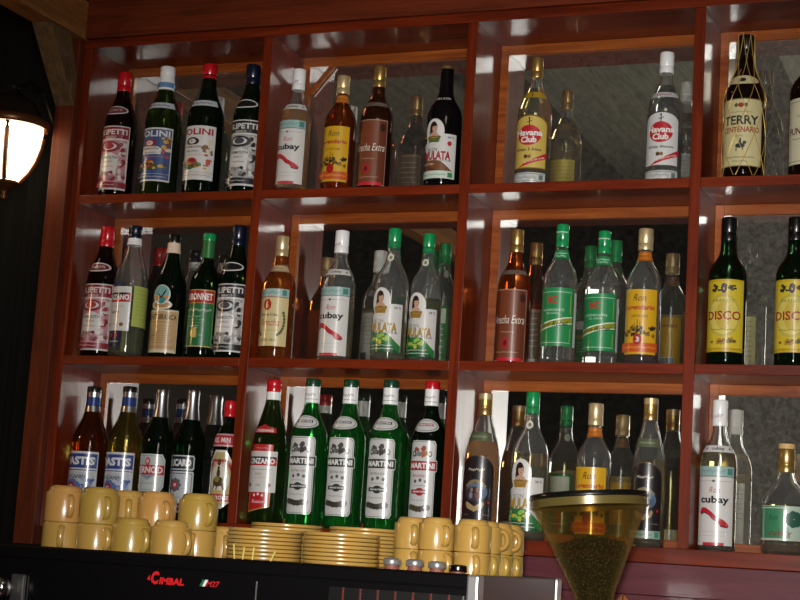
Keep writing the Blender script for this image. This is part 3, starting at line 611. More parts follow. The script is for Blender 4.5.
# middle shelf
F('red-capped dark vermouth bottle with maroon and white label, far left of the middle shelf', 2, -.951, .052, .330, .0415, True)
H, R = .326, .0425
t = bottle('vermouth_bottle', 'clear vermouth bottle with navy cap and lime-coloured content, second on the middle shelf', 2, -.857, .028, H, R, 'taper', CLEAR, LIQ_LIME, .52, [(.90, 1., .40, NAVY, 'cap'), (.85, .90, .40, WHITE, 'foil')])
lab(t, 'taper', H, R, .06, .53, .88, art_cinzano_white(), yaw=-.25)
lab(t, 'taper', H, R, .22, .525, .75, [('r', '#b4c060', -1, 0, 1, 1)]+[('s', '#7a8a3a', -.8, .9-.1*k, .8, .01, .004) for k in range(8)], 'back_label', yaw=1.5)
H, R = .307, .0405
t = bottle('bitters_bottle', 'black-capped bitters bottle with tan label and round emblem, on the middle shelf', 2, -.759, .05, H, R, 'taper', G_DARK, cap=[(.93, 1., .40, BLACK, 'cap'), (.845, .93, .385, plain('pale_pink_foil', '#d8c0ac', .4), 'foil')])
lab(t, 'taper', H, R, .035, .375, 1.15, art_fernet()); lab(t, 'taper', H, R, .375, .575, .72, art_fernet_emblem(), 'emblem')
H, R = .308, .037
t = bottle('aperitif_bottle', 'green-capped aperitif bottle with red and green label, on the middle shelf', 2, -.663, .05, H, R, 'round', G_DARK, cap=[(.94, 1., .44, GREENCAP, 'cap'), (.80, .94, .425, plain('green_gold_foil', '#3c7a44', .3, .4), 'foil')])
lab(t, 'round', H, R, .085, .535, 1.18, art_dubonnet()); lab(t, 'round', H, R, .83, .90, 1., [('e', '#b89a3c', 0, .5, .45, .45)], 'foil_emblem', base=.002)
F('navy-capped bottle with black and white label against the left divider, middle shelf', 2, -.584, .05, .327, .0390, False)
H, R = .299, .0390
t = bottle('rum_bottle', 'amber rum bottle with cream label and red oval seal, on the middle shelf', 2, -.4665, .05, H, R, 'rum', G_AMBER, cap=[(.835, 1., .40, PALEGOLD, 'cap')])
lab(t, 'rum', H, R, .10, .555, 1.12, art_arecha_six()); neck_plain(t, 'rum', H, R, .70, .755, '#c8b088', 1.5, '#6a4a2c')
mk_cubay('white-capped clear rum bottle with a red island on white label, on the middle shelf', 2, -.318, .062, .312, .0395, LIQ_PALE, .52)
mk_mulata('taller-looking green-capped rum bottle with woman portrait, left of the middle-shelf pair', 2, -.180, .05, .312, .0392, level=.30)
mk_mulata('green-capped rum bottle with woman portrait, right of the middle-shelf pair beside divider', 2, -.124, .126, .315, .0375, level=.5)
mk_arecha('red-brown rum bottle with gold cap and white script label, on the middle shelf', 2, .097, .106, .317, .0385)
mk_nc('green-labelled clear spirit bottle with green cap beside the red-brown script bottle', 2, .217, .062, .317, .0385)
mk_nc('green-labelled clear spirit bottle with green cap next to the yellow label, middle shelf', 2, .295, .130, .315, .0390, .6)
mk_legend('clear rum bottle with yellow label and red number badge, on the middle shelf', 2, .409, .044, .300, .0378, LIQ_DARK, .07, '3', 'CARTA ORO')
mk_disco('black-capped dark brandy bottle with yellow label, whole, right end of middle shelf', 2, .587, .05, .322, .0400)
mk_disco('black-capped dark brandy bottle with yellow label, cut by the frame, middle shelf', 2, .727, .05, .320, .0400)

# bottom shelf
mk_pastis('amber pastis bottle with blue and white label, far left of the bottom shelf', 3, -.946, .05, .313, .0435, glass('burnt_amber_glass', (.36, .10, .02), trans=.965))
mk_pastis('olive pastis bottle with blue and white label, second on the bottom shelf', 3, -.846, .05, .315, .0425, G_OLIVE)
H, R = .310, .0385
t = bottle('pastis_bottle', 'dark green bottle with pale label and red band, third on the bottom shelf', 3, -.753, .045, H, R, 'pastis', G_DARK, cap=[(.945, 1., .41, SILVER, 'cap'), (.78, .945, .40, SILVER, 'foil')])
lab(t, 'pastis', H, R, .14, .49, 1.05, [('p', '#c4cac8', rrect(.2, .12, 1, .18, 1)), ('p', '#9aa4a2', rrect(.18, .11, .93, .21, .97)), ('p', '#bcc4c2', rrect(.17, .10, .89, .23, .95)), ('e', '#b83a4c', -.05, .84, .17, .085), ('e', '#d8b0b4', -.05, .84, .1, .05), ('r', '#b02438', -.97, .55, .97, .76), ('t', '#ecdcd8', 'PERNOD', 0, .655, .15, 1.75, .04), ('p', '#8a94a0', [(-.5, .55), (.5, .55), (0, .43)]), ('s', '#b06a70', -.6, .36, .6, .012, .005), ('r', '#d4d4d8', -.8, -.22, .8, .04), ('r', '#2c3c80', -.76, -.19, .76, .01)])
H, R = .319, .0395
t = bottle('pastis_bottle', 'silver-capped dark bottle with framed white label and black name band, bottom shelf', 3, -.712, .122, H, R, 'pastis', G_DARK, cap=[(.955, 1., .43, SILVER, 'cap'), (.765, .955, .41, SILVER, 'foil')])
lab(t, 'pastis', H, R, .06, .49, .95, [('p', '#c8ccd0', rrect(.08, .03, .96, .74, 1)), ('p', '#1c2430', rrect(.07, .025, .88, .765, .98)), ('t', '#e8e8e8', 'RICARD', .0, .87, .13, 1.5, .05), ('p', '#c8ccd0', rrect(.06, .02, .96, 0, .72)), ('p', '#4a5058', rrect(.05, .015, .87, .035, .69)), ('p', '#bcc0c4', rrect(.04, .01, .82, .05, .675)), ('r', '#2c3468', -.82, .05, .82, .16), ('s', '#c8c8d0', -.5, .1, .5, .02, .008)]
    + [('e', '#5a646c', -.2+.3*math.cos(k*.785), .48+.09*math.sin(k*.785), .13, .035) for k in range(8)] + [('e', '#b83a48', -.2, .48, .22, .07), ('e', '#e0c0c0', -.2, .48, .1, .03), ('s', '#6a747c', -.5, .26, .5, .01, .004), ('s', '#7a848c', .1, .42, .6, .02, .004)])
H, R = .287, .0330
t = bottle('rye_bottle', 'slim red-capped bottle with a rider on cream label, against the left divider, bottom shelf', 3, -.570, .05, H, R, 'slim', G_DARK, cap=[(.865, 1., .46, RED, 'cap')])
lab(t, 'slim', H, R, .615, .72, 1.2, [('r', '#d0a0a4', -1, .0, 1, 1), ('r', '#b02c3c', -1, .12, 1, .88), ('t', '#e8d8d8', 'RE. MIN', .0, .5, .4, 1.1, .03)], 'neck_label', base=.0012)
lab(t, 'slim', H, R, .11, .585, 1.05, [('p', '#d8d2c4', [(-.85, .12), (-.3, 0), (.3, 0), (.85, .12), (1, .3), (1, .75), (.4, 1), (-.4, 1), (-1, .75), (-1, .3)]), ('p', '#b8a470', [(-.78, .16), (-.3, .05), (.3, .05), (.78, .16), (.9, .3), (.9, .73), (.35, .96), (-.35, .96), (-.9, .73), (-.9, .3)]),
    ('e', '#d8d2c4', 0, .50, .74, .24), ('p', '#b02434', [(-.85, .62), (-.6, .73), (0, .78), (.6, .73), (.85, .62), (.85, .73), (.5, .84), (-.5, .84), (-.85, .73)]), ('t', '#e0ccc0', 'FORE', 0, .765, .07, .9, .03), ('e', '#5a3a20', 0, .79, .12, .06),
    ('e', '#4a3a1c', -.02, .46, .40, .085), ('e', '#4a3a1c', -.02, .60, .13, .075), ('e', '#3a2c18', -.02, .69, .09, .035), ('p', '#4a3a1c', [(.2, .46), (.45, .62), (.56, .56), (.36, .42)]), ('p', '#4a3a1c', [(-.3, .45), (-.45, .32), (-.38, .31), (-.2, .42)]), ('p', '#4a3a1c', [(.2, .42), (.35, .30), (.42, .32), (.32, .44)]), ('p', '#3a2c18', [(-.1, .42), (-.15, .28), (-.08, .28), (0, .42)]), ('e', '#8a7a3c', -.1, .50, .2, .05), ('e', '#c0ac6c', 0, .28, .5, .04),
    ('p', '#b02434', [(-.92, .13), (.92, .13), (.92, .25), (-.92, .25)]), ('t', '#e8d8d0', 'REY ROGE', 0, .19, .07, 1.5, .04)])
H, R = .336, .0415
t = bottle('vermouth_bottle', 'red-capped green vermouth bottle with white and red label, left of the four silver labels', 3, -.453, .036, H, R, 'taper', G_MID, cap=[(.915, 1., .42, RED, 'cap'), (.86, .915, .41, WHITE, 'foil')])
lab(t, 'taper', H, R, .08, .545, .92, art_cinzano_red())
lab(t, 'taper', H, R, .62, .685, .8, [('p', '#b02028', [(-1, .1), (-1, .6), (-.4, .75), (0, 1), (.4, .75), (1, .6), (1, .1)]), ('t', '#e8e0dc', 'CINZANO', 0, .32, .3, 1.6, .03)], 'neck_label', base=.0014)
mk_martini('green vermouth bottle with silver label, leftmost of three alike on the bottom shelf', 3, -.352, .032, .340, .0432)
mk_martini('green vermouth bottle with silver label, middle of three alike on the bottom shelf', 3, -.256, .030, .340, .0432)
mk_martini('green vermouth bottle with silver label, next to the red-capped one, bottom shelf', 3, -.156, .026, .340, .0432)
mk_martini('red-capped dark vermouth bottle with silver label and red name band, bottom shelf', 3, -.066, .050, .342, .0405, red=True)
mk_couple('gold-capped rum bottle with dark arched label, alone beside the bright divider, bottom shelf', 3, .059, .056, .318, .0388, LIQ_GOLD, .66)
mk_mulata('green-capped rum bottle with woman portrait, on the bottom shelf behind the hopper', 3, .172, .046, .322, .0394, level=.58)
mk_legend('clear rum bottle with yellow label, behind the hopper lid on the bottom shelf', 3, .310, .060, .302, .0375, LIQ_CLEAR, .4, None, 'CARTA BLANCA')
mk_couple('gold-capped clear rum bottle with dark label and blue oval, bottom shelf behind hopper', 3, .428, .070, .317, .0365, LIQ_PALE, .58)
mk_cubay('white-capped rum bottle with a red island on white label, on the bottom shelf', 3, .5725, .088, .318, .0385, LIQ_PALE, .685)
H, R = .226, .0480
t = bottle('liqueur_bottle', 'short round liqueur bottle with green label at right end of bottom shelf', 3, .718, .052, H, R, 'squat', CLEAR, LIQ_PALE, .45, [(.74, .955, .36, GOLD, 'cap'), (.955, 1., .33, plain('cork', '#c8a468', .6), 'cork')])
lf = [('e', '#2c5a48', .40+.16*math.cos(a), .62+.13*math.sin(a), .13, .12) for a in (0, .9, 1.8, 2.7, 3.6, 4.5, 5.4)]
lab(t, 'squat', H, R, .12, .43, 1.25, [('r', '#b4c8b8', -1, 0, 1, 1), ('r', '#3f8a62', -1, .02, .05, .98), ('p', '#5f9a78', [(.05, .02), (.3, .02), (.12, .98), (.05, .98)]), ('r', '#c8d0c0', -.95, .92, .95, .95), ('t', '#1c4a34', 'Ron', -.3, .66, .16, .3, 0, .3), ('t', '#8a2c34', 'cubay', -.05, .2, .2, .8, .01, .2), ('r', '#c8c0b0', -1, .02, 1, .06)] + lf)

# ================================================================== espresso machine
ZT = -.855; ZTR = -.866; MX0, MX1 = -.86, .373; YF, YBK = -.905, -.44
BLK = plain('black_enamel', '#0b0a0b', rough=.24, coat=.4)
BLK2 = plain('black_trim', '#19130f', rough=.32)
mach = empty('espresso_machine', (-.2, -.67, -1.33), 'long black espresso machine with red lettering carrying the yellow cups', 'coffee machine')
def MP(o):
    o.location = (-Vector(mach.location)) if o.parent == mach else o.location
    return o
prof = [(YF+.006, -1.30), (YF-.006, -1.25), (YF-.008, -.90), (YF-.0075, -.8785), (YF-.0045, -.8775), (YF-.0045, -.8765), (YF-.008, -.8755), (YF-.006, ZT-.004), (YF-.002, ZT), (YF+.004, ZT), (YF+.006, ZT-.003), (YF+.006, -.882), (-.8655, -.882), (-.8655, ZTR-.001), (-.8645, ZTR), (YBK-.012, ZTR), (YBK-.010, ZT), (YBK-.001, ZT), (YBK, ZT-.001), (YBK, -1.30)]
bm = bmesh.new(); NS = 24; rings = []
for k in range(NS+1):
    x = MX0+(MX1-MX0)*k/NS
    rings.append([bm.verts.new((x, y, z)) for y, z in prof])
for a, b in zip(rings[:-1], rings[1:]):
    for q in range(len(prof)): bm.faces.new((a[q], b[q], b[(q+1) % len(prof)], a[(q+1) % len(prof)]))
bm.faces.new(rings[0][::-1]); bm.faces.new(rings[-1])
MP(from_bm('machine_body', bm, BLK, mach))
STEEL = plain('brushed_steel', (.55, .54, .53), rough=.35, metal=.85)
for y0, y1 in ((YF-.012, YF+.018), (YBK-.03, YBK)):
    bm = bmesh.new(); box_bm(bm, MX1+.0005, MX1+.020, y0, y1, -1.30, ZT-.001, .0035); MP(from_bm('corner_trim', bm, STEEL, mach))
bm = bmesh.new(); box_bm(bm, MX1+.0005, MX1+.0165, YF+.0185, YBK-.0305, -1.30, ZT-.0005, .003)
MP(from_bm('side_panel', bm, plain('dark_brown_enamel', '#1e1310', rough=.3, coat=.3), mach))
bm = bmesh.new(); box_bm(bm, .14, .37, YF-.0115, YF-.0085, -.96, -.888, .001)
gr = MP(from_bm('grille_panel', bm, plain('grille_black', '#060606', .4), mach))
bm = bmesh.new()
for k in range(7): box_bm(bm, .165+.03*k, .167+.03*k, YF-.0135, YF-.0112, -.955, -.889)
o = from_bm('grille_reflection_lines', bm, plain('reflection_red', '#6a1c14', .35), gr)  # raised red lines stand in for a reflection in the grille
bm = bmesh.new(); box_bm(bm, .009, .0105, YF-.0092, YF-.0078, -.97, -.889); MP(from_bm('panel_seam', bm, plain('seam_grey', '#5a5a58', .4), mach))
def flat_text(name, s, x0, x1, z0, z1, y, col, parent, bold=.03, shear=0., drop=0.):
    vs, fs, w, h = text_mesh(s, bold, shear)
    bm = bmesh.new(); sx = (x1-x0)/w; sz = (z1-z0)/h
    v2 = [bm.verts.new(((x0+x1)/2+x*sx, y, (z0+z1)/2+zz*sz+drop*x*sx)) for x, zz in vs]
    for f in fs: bm.faces.new([v2[i] for i in f])
    return from_bm(name, bm, plain('sign_'+col, col, .4), parent, 'keep')
YL = YF-.0086
lg = MP(flat_text('maker_lettering', 'IMBAL', -.1725, -.125, -.9050, -.8935, YL, '#d01c20', mach, .05, .12))
o = flat_text('maker_initial', 'C', -.1885, -.1730, -.9060, -.8840, YL, '#d01c20', lg, .05, .12)
bm = bmesh.new(); vs = [bm.verts.new((x, YL, z)) for x, z in ((-.196, -.898), (-.1895, -.900), (-.191, -.8905))]; bm.faces.new(vs); from_bm('maker_mark', bm, plain('sign_#d01c20', '#d01c20', .4), lg, 'keep')
md = MP(flat_text('model_lettering', 'M27', -.0835, -.0575, -.9035, -.8940, YL, '#c02026', mach, .02, .3))
for k, c in enumerate(('#1f6a44', '#e4e4e0')):
    bm = bmesh.new(); a = -.0955+.0050*k
    vs = [bm.verts.new((x, YL, z)) for x, z in ((a, -.9035), (a+.0052, -.9035), (a+.0105, -.8925), (a+.0053, -.8925))]; bm.faces.new(vs)
    from_bm('model_stripe', bm, plain('sign_'+c, c, .4), md, 'keep')
kn = bmesh.new(); lathe_bm(kn, [(0, 0), (.012, 0), (.012, .012), (.017, .016), (.019, .022), (.019, .034), (.016, .040), (.009, .043), (0, .043)], 28)
bmesh.ops.recalc_face_normals(kn, faces=kn.faces[:])
bmesh.ops.rotate(kn, verts=kn.verts[:], cent=(0, 0, 0), matrix=Matrix.Rotation(PI/2, 3, 'X')); bmesh.ops.translate(kn, verts=kn.verts[:], vec=(-.470, YF-.0075, -.930))
MP(from_bm('steam_knob', kn, CHROME, mach, 'keep'))
bm = bmesh.new(); box_bm(bm, -.462, -.434, YF-.016, YF-.0078, -.955, -.905, .003); MP(from_bm('knob_plate', bm, plain('dark_steel', (.12, .115, .11), .35, .7), mach))
for x in (-.8, .3):
    for y in (-.86, -.5):
        bm = bmesh.new(); lathe_bm(bm, [(0, 0), (.02, 0), (.02, .032), (0, .032)], 20); bmesh.ops.translate(bm, verts=bm.verts[:], vec=(x, y, -1.331)); MP(from_bm('foot', bm, BLK2, mach))

# ================================================================== cups, saucers, jars
def cup(name, label, X, Y, z, R, h, phi, mat, group):
    """upside-down cup; phi is the handle angle (degrees) measured from the line to the camera, positive to the right"""
    t = empty(name, (X, Y, z), label, 'cup', group)
    L = .83*h; q = R-.0046
    pr = [(R-.002, 0), (R-.0004, .0006), (R, .002), (R, L-.002), (R-.001, L-.0004), (q, L), (q-.0003, L+.001), (q*.985, L+.25*(h-L)), (q*.95, L+.55*(h-L)), (q*.90, L+.80*(h-L)), (q*.83, h-.0006), (q*.78, h), (q*.74, h), (q*.72, h-.0015), (0, h-.0015), (0, h-.006), (q*.75, h-.007), (q*.86, L-.004), (R-.0042, .55*h), (R-.0038, .001)]
    bm = bmesh.new(); lathe_bm(bm, pr, 40, closed=True); bmesh.ops.recalc_face_normals(bm, faces=bm.faces[:])
    from_bm('cup_body', bm, mat, t, 'keep')
    c = Vector((1.2066-X, -3.3279-Y, 0)).normalized(); rt = Vector((-c.y, c.x, 0)) 
    p = math.radians(phi); d = (c*math.cos(p)+rt*math.sin(p)).normalized(); w = Vector((-d.y, d.x, 0))
    bm = bmesh.new(); rings = []
    rz, rx = .27*h, .40*R; tz, tw = .0042, .0060
    for k in range(19):
        a = -PI/2+PI*k/18
        ctr = d*(R-.002+rx*math.cos(a)**.8 if abs(math.cos(a)) > 1e-6 else R-.002)+Vector((0, 0, .44*h+rz*math.sin(a)))
        nrm = (d*math.cos(a)+Vector((0, 0, math.sin(a)))).normalized()
        rings.append([bm.verts.new(ctr+nrm*tz*math.cos(q*PI/4)+w*tw*math.sin(q*PI/4)) for q in range(8)])
    for a, b in zip(rings[:-1], rings[1:]):
        for q in range(8): bm.faces.new((a[q], a[(q+1) % 8], b[(q+1) % 8], b[q]))
    bm.faces.new(rings[0]); bm.faces.new(rings[-1][::-1]); bmesh.ops.recalc_face_normals(bm, faces=bm.faces[:])
    from_bm('handle', bm, mat, t, 'keep')
    return t
GL = 'large yellow cups turned upside down on the left of the machine'; GS = 'small yellow cups stacked upside down on the right of the machine'
hl = .0658; RL = .0358
def big(label, X, Y, lvl, phi, mat=YELLOW, h=hl): return cup('coffee_cup', label, X, Y, ZTR+.0004+lvl*(.83*h+.0004), RL, h, phi, mat, GL)
big('lower yellow cup of the leftmost stack, beneath the far-left top cup', -.447, -.798, 0, -3)
big('upper yellow cup of the leftmost stack on the machine', -.447, -.798, 1, 14, YELLOW3)
big('lower yellow cup of the second stack from left', -.373, -.800, 0, 26)
big('upper olive-yellow cup of the second stack from left', -.373, -.800, 1, 20, YELLOW2)
big('hidden lower yellow cup at the back, behind second stack from left', -.372, -.703, 0, 10)
big('upper yellow cup peeping out behind the second stack from left', -.372, -.703, 1, 2)
big('hidden lower yellow cup behind the two single front cups', -.299, -.722, 0, 20)
big('upper orange-yellow cup standing behind the two single front cups', -.299, -.722, 1, 24, YELLOW3)
big('single yellow cup in front row beside the second stack', -.299, -.802, 0, 34, YELLOW2, .0695)
big('single yellow cup in front row with handle turned furthest right', -.221, -.800, 0, 42, YELLOW, .0695)
big('lower yellow cup of the rightmost large stack, half hidden by the single cup', -.2125, -.723, 0, -10)
big('upper yellow cup of the rightmost large stack, facing its handle right', -.2125, -.723, 1, 28, YELLOW2)
big('single yellow cup between the rightmost large stack and the saucers', -.196, -.645, 0, 5)
RS, hs = .0301, .0535
def small(label, X, Y, lvl, phi, mat=YELLOW): return cup('espresso_cup', label, X, Y, ZTR+.0004+lvl*(.83*hs+.0004), RS, hs, phi, mat, GS)
for X, Y, nm, p0, p1 in ((.208, -.735, 'small stack nearest the saucers', 8, 6), (.2765, -.800, 'front small stack behind the chrome jar lids', 34, 26), (.340, -.800, 'front small stack at the right corner', 12, 6), (.336, -.732, 'second small stack back from the right corner', 30, 82), (.336, -.664, 'third small stack back from the right corner', 30, 80), (.333, -.594, 'rearmost small stack at the right end', 30, 25)):
    small('lower small yellow cup of the '+nm, X, Y, 0, p0, YELLOW2 if p0 == 30 else YELLOW); small('upper small yellow cup of the '+nm, X, Y, 1, p1)

def saucer_mesh(R):
    bm = bmesh.new()
    pr = [(0, .0010), (R*.50, .0010), (R*.52, 0), (R*.56, 0), (R*.60, .0012), (R*.82, .0030), (R*.96, .0042), (R*.99, .0046), (R, .0056), (R, .0088), (R*.99, .0099), (R*.97, .0101), (R*.94, .0092), (R*.80, .0062), (R*.60, .0046), (R*.3, .0040), (0, .0040)]
    lathe_bm(bm, pr, 48); bmesh.ops.recalc_face_normals(bm, faces=bm.faces[:])
    me = bpy.data.meshes.new('saucer'); bm.to_mesh(me); bm.free()
    for p in me.polygons: p.use_smooth = True
    me.materials.append(YELLOW); return me
SM = saucer_mesh(.0645)
ORD = ['bottom', 'second', 'third', 'fourth', 'fifth', 'sixth', 'seventh', 'eighth', 'ninth', 'tenth', 'eleventh']
for X, Y, n, nm in ((-.037, -.800, 9, 'front stack left of centre'), (.107, -.800, 9, 'front stack beside the small cups'), (-.070, -.645, 11, 'rear stack behind the left front stack'), (.092, -.660, 11, 'rear stack behind the right front stack')):
    for k in range(n):
        o = bpy.data.objects.new('saucer', SM); COL.objects.link(o)
        o.location = (X+random.uniform(-.0012, .0012), Y+random.uniform(-.0012, .0012), ZTR+.0004+k*.00665)
        which = 'topmost' if k == n-1 else ORD[k]+(' from the bottom' if k else 'most').replace('bottommost', '')
        if k == 0: which = 'lowest'
        tag(o, 'yellow saucer, %s, in the %s' % (which, nm), 'saucer', 'yellow saucers stacked on the machine')
STK = plain('pale_stick', '#c8b860', .45)
for x, dx, ln, lb in ((-.046, -.010, .050, 'pale yellow stirring stick, leftmost, leaning left before the saucers'), (-.036, .0, .046, 'pale yellow stirring stick standing upright, left of the upright two'), (-.018, .0, .046, 'pale yellow stirring stick standing upright, right of the upright two'), (.006, .016, .042, 'pale yellow stirring stick leaning right before the saucers')):
    bm = bmesh.new(); tube_bm(bm, [(0, -.003, 0), (dx, .004, ln)], .0015, 6)
    o = from_bm('stirring_stick', bm, STK, None, True, (x, -.8815, -.8808)); tag(o, lb, 'stick', 'stirring sticks in front of the saucers')
JG = plain('pinkish_powder', '#7a4438', .6)
for X, dz, lb in ((.2330, 0, 'chrome-lidded glass jar, leftmost of the four on the machine edge'), (.2725, 0, 'chrome-lidded glass jar, second from left on the machine edge'), (.3105, -.001, 'chrome-lidded glass jar, third from left on the machine edge'), (.3460, -.004, 'dark chrome-lidded jar nearest the machine corner')):
    z = -.8816; t = empty('spice_jar', (X, -.8815, z), lb, 'jar', 'chrome-lidded jars along the machine edge')
    lathe('jar_body', [(0, 0), (.0118, 0), (.0128, .002), (.0128, .026+dz), (.0112, .030+dz), (.0112, .033+dz), (0, .033+dz)], JG, t, 28)
    lathe('lid', [(0, .0332+dz), (.0142, .0332+dz), (.0146, .034+dz), (.0146, .0405+dz), (.0138, .0425+dz), (.010, .0440+dz), (0, .0446+dz)], plain('lid_chrome', (.30, .29, .28), .3, .6) if dz > -.004 else plain('dark_chrome', (.3, .29, .29), .15, 1.), t, 28)

# ================================================================== coffee grinder with hopper
gx, gy = .519, -.75
grd = empty('coffee_grinder', (gx, gy, -1.33), 'coffee grinder with smoky amber bean hopper and flat black lid', 'coffee grinder')
tilt = Matrix.Rotation(math.radians(-5.6), 3, 'Y')
def GP(bm):
    bmesh.ops.rotate(bm, verts=bm.verts[:], cent=(0, 0, -.72), matrix=tilt); bmesh.ops.translate(bm, verts=bm.verts[:], vec=(0, 0, 1.33)); return bm
AMB, nt, b = new_mat('smoky_amber_plastic')
setp(b, Base_Color=(.44, .33, .12, 1), Roughness=.14); b.inputs['Coat Weight'].default_value = .5
tr = nt.nodes.new('ShaderNodeBsdfTransparent'); tr.inputs[0].default_value = (.87, .81, .64, 1)
mx = nt.nodes.new('ShaderNodeMixShader'); lw = nt.nodes.new('ShaderNodeLayerWeight'); lw.inputs[0].default_value = .5
pw = nt.nodes.new('ShaderNodeMath'); pw.operation = 'POWER'; pw.inputs[1].default_value = 3.5; nt.links.new(lw.outputs['Facing'], pw.inputs[0])
mr = nt.nodes.new('ShaderNodeMapRange'); mr.inputs['To Min'].default_value = .014; mr.inputs['To Max'].default_value = .55; nt.links.new(pw.outputs[0], mr.inputs['Value']); nt.links.new(mr.outputs[0], mx.inputs[0])
nt.links.new(tr.outputs[0], mx.inputs[1]); nt.links.new(b.outputs[0], mx.inputs[2]); nt.links.new(mx.outputs[0], nt.nodes['Material Output'].inputs['Surface'])
bm = bmesh.new(); w = .0028
out = [(.0275, -.93), (.0285, -.895), (.0345, -.872), (.0600, -.812), (.0895, -.744), (.0910, -.742), (.0940, -.738), (.0940, -.7235)]
inn = [(r-w, z+(.001 if i else 0)) for i, (r, z) in enumerate(out)]
lathe_bm(bm, out+inn[::-1], 56, closed=True); bmesh.ops.recalc_face_normals(bm, faces=bm.faces[:])
from_bm('hopper', GP(bm), AMB, grd, 'keep')
bm = bmesh.new(); lathe_bm(bm, [(0, -.7232), (.0955, -.7232), (.0970, -.722), (.0970, -.7165), (.0955, -.7150), (0, -.7148)], 56); bmesh.ops.recalc_face_normals(bm, faces=bm.faces[:])
from_bm('lid', GP(bm), plain('black_lid', '#0b0b0c', .25, coat=.4), grd, 'keep')
bm = bmesh.new(); lathe_bm(bm, [(.0942, -.7372), (.0956, -.7366), (.0956, -.7242), (.0942, -.7236)], 56, closed=True); bmesh.ops.recalc_face_normals(bm, faces=bm.faces[:])
from_bm('rim_band', GP(bm), plain('olive_gold_band', '#66592f', .25, .35, coat=.6), grd, 'keep')
bm = bmesh.new(); rr = random.Random(9)
def rin(z):
    for (r0, z0), (r1, z1) in zip(inn[:-1], inn[1:]):
        if z0 <= z <= z1: return r0+(r1-r0)*(z-z0)/max(z1-z0, 1e-6)
    return inn[0][0]
for k in range(1500):
    if k < 1000:
        z = rr.uniform(-.905, -.806); a = rr.uniform(0, 2*PI); r = rin(z)-.0052
    else:
        a = rr.uniform(0, 2*PI); r = .055*math.sqrt(rr.random()); z = -.802+.006*rr.random()+.012*(1-r/.055)
    M = Matrix.Translation((r*math.cos(a), r*math.sin(a), z)) @ Matrix.Rotation(rr.uniform(0, 6), 4, (rr.random(), rr.random(), rr.random()+.01)) @ Matrix.Diagonal((.0048, .0033, .0024, 1))
    bmesh.ops.create_icosphere(bm, subdivisions=1, radius=1, matrix=M)
o = from_bm('coffee_beans', GP(bm), plain('roasted_bean', '#0e0705', .4, spec=.25), grd, True); o['kind'] = 'stuff'
bm = bmesh.new(); lathe_bm(bm, [(0, -1.33), (.085, -1.33), (.085, -1.30), (.075, -1.29), (.07, -1.0), (.055, -.96), (.034, -.935), (.0272, -.932), (0, -.932)], 40); bmesh.ops.translate(bm, verts=bm.verts[:], vec=(0, 0, 1.33)); bmesh.ops.recalc_face_normals(bm, faces=bm.faces[:])
from_bm('grinder_body', bm, BLK, grd, 'keep')

ct = box('bar_counter', -1.05, 1.6, -1.15, -.35, -2.459, -1.3312, WM, None); tag(ct, 'dark wooden bar counter under the espresso machine', 'counter', kind='structure')

# ================================================================== post, beam, brace, fascia
o = box('trim_1', -1.092, -1.0355, -.022, .13, -2.459, .40, WP, None, .003); tag(o, kind='structure', label='brown timber post left of the shelving', cat='post')
o = box('trim_2', -1.095, -1.030, -2.6, .12, .401, .50, WB, None, .003); tag(o, kind='structure', label='timber beam running from the post towards the room', cat='beam')
bm = bmesh.new(); pts = [(-.0225, .225), (-.0225, .30), (-.066, .3995), (-.155, .3995)]
vs = [[bm.verts.new((x, y, z)) for y, z in pts] for x in (-1.090, -1.036)]
bm.faces.new(vs[0]); bm.faces.new(vs[1][::-1])
for q in range(4): bm.faces.new((vs[0][q], vs[0][(q+1) % 4], vs[1][(q+1) % 4], vs[1][q]))
o = from_bm('trim_3', bm, wood('brace_timber', '#3f3020', '#6b5236', 'Z', coat=.1, rough=.55), None); tag(o, kind='structure', label='short diagonal brace between post and beam', cat='brace')
o = box('trim_4', -1.029, 1.06, -.012, .20, TOP+.0235, 1.05, WF, None, .001); tag(o, kind='structure', label='wide dark fascia boards above the shelving', cat='trim')

# lantern
lx, ly, lz = -1.172, -.085, .166
lan = empty('wall_lantern', (lx, ly, lz), 'lit bell-shaped lantern with dark metal cap at the left edge', 'lantern')
IRON = plain('dark_bronze', '#2c221a', .4, .6)
RIM = plain('bronze_rim', '#6a4020', .35, .6)
lathe('lantern_cap', [(0, .088), (.012, .086), (.018, .078), (.030, .070), (.052, .056), (.066, .038), (.074, .018), (.078, .012), (.0, .012)], IRON, lan, 40)
lathe('finial', [(0, .0885), (.006, .089), (.010, .096), (.006, .103), (.0, .108)], IRON, lan, 20)
lathe('lantern_rim', [(.074, -.010), (.092, -.012), (.096, -.006), (.096, .004), (.088, .0115), (.074, .0115)], RIM, lan, 48, closed=True)
gm, nt, b = new_mat('lit_glass'); setp(b, Base_Color=(1, .93, .8, 1), Roughness=.4); b.inputs['Emission Color'].default_value = (1, .80, .52, 1); b.inputs['Emission Strength'].default_value = 5.5
lathe('globe', [(0, -.1475), (.030, -.147), (.034, -.143), (.052, -.120), (.066, -.092), (.076, -.058), (.0805, -.025), (.0805, -.011), (0, -.011)], gm, lan, 48)
bm = bmesh.new()
for k in range(4):
    a = k*PI/2-1.04
    tube_bm(bm, [((r+.002)*math.cos(a), (r+.002)*math.sin(a), z) for r, z in ((.0805, -.012), (.0805, -.03), (.076, -.06), (.066, -.094), (.052, -.122), (.033, -.146))], .0062, 6)
from_bm('ribs', bm, RIM, lan, True)
lathe('bottom_cup', [(0, -.1480), (.036, -.1480), (.037, -.153), (.026, -.162), (.010, -.168), (.006, -.176), (.009, -.184), (.005, -.192), (0, -.193)], RIM, lan, 32)
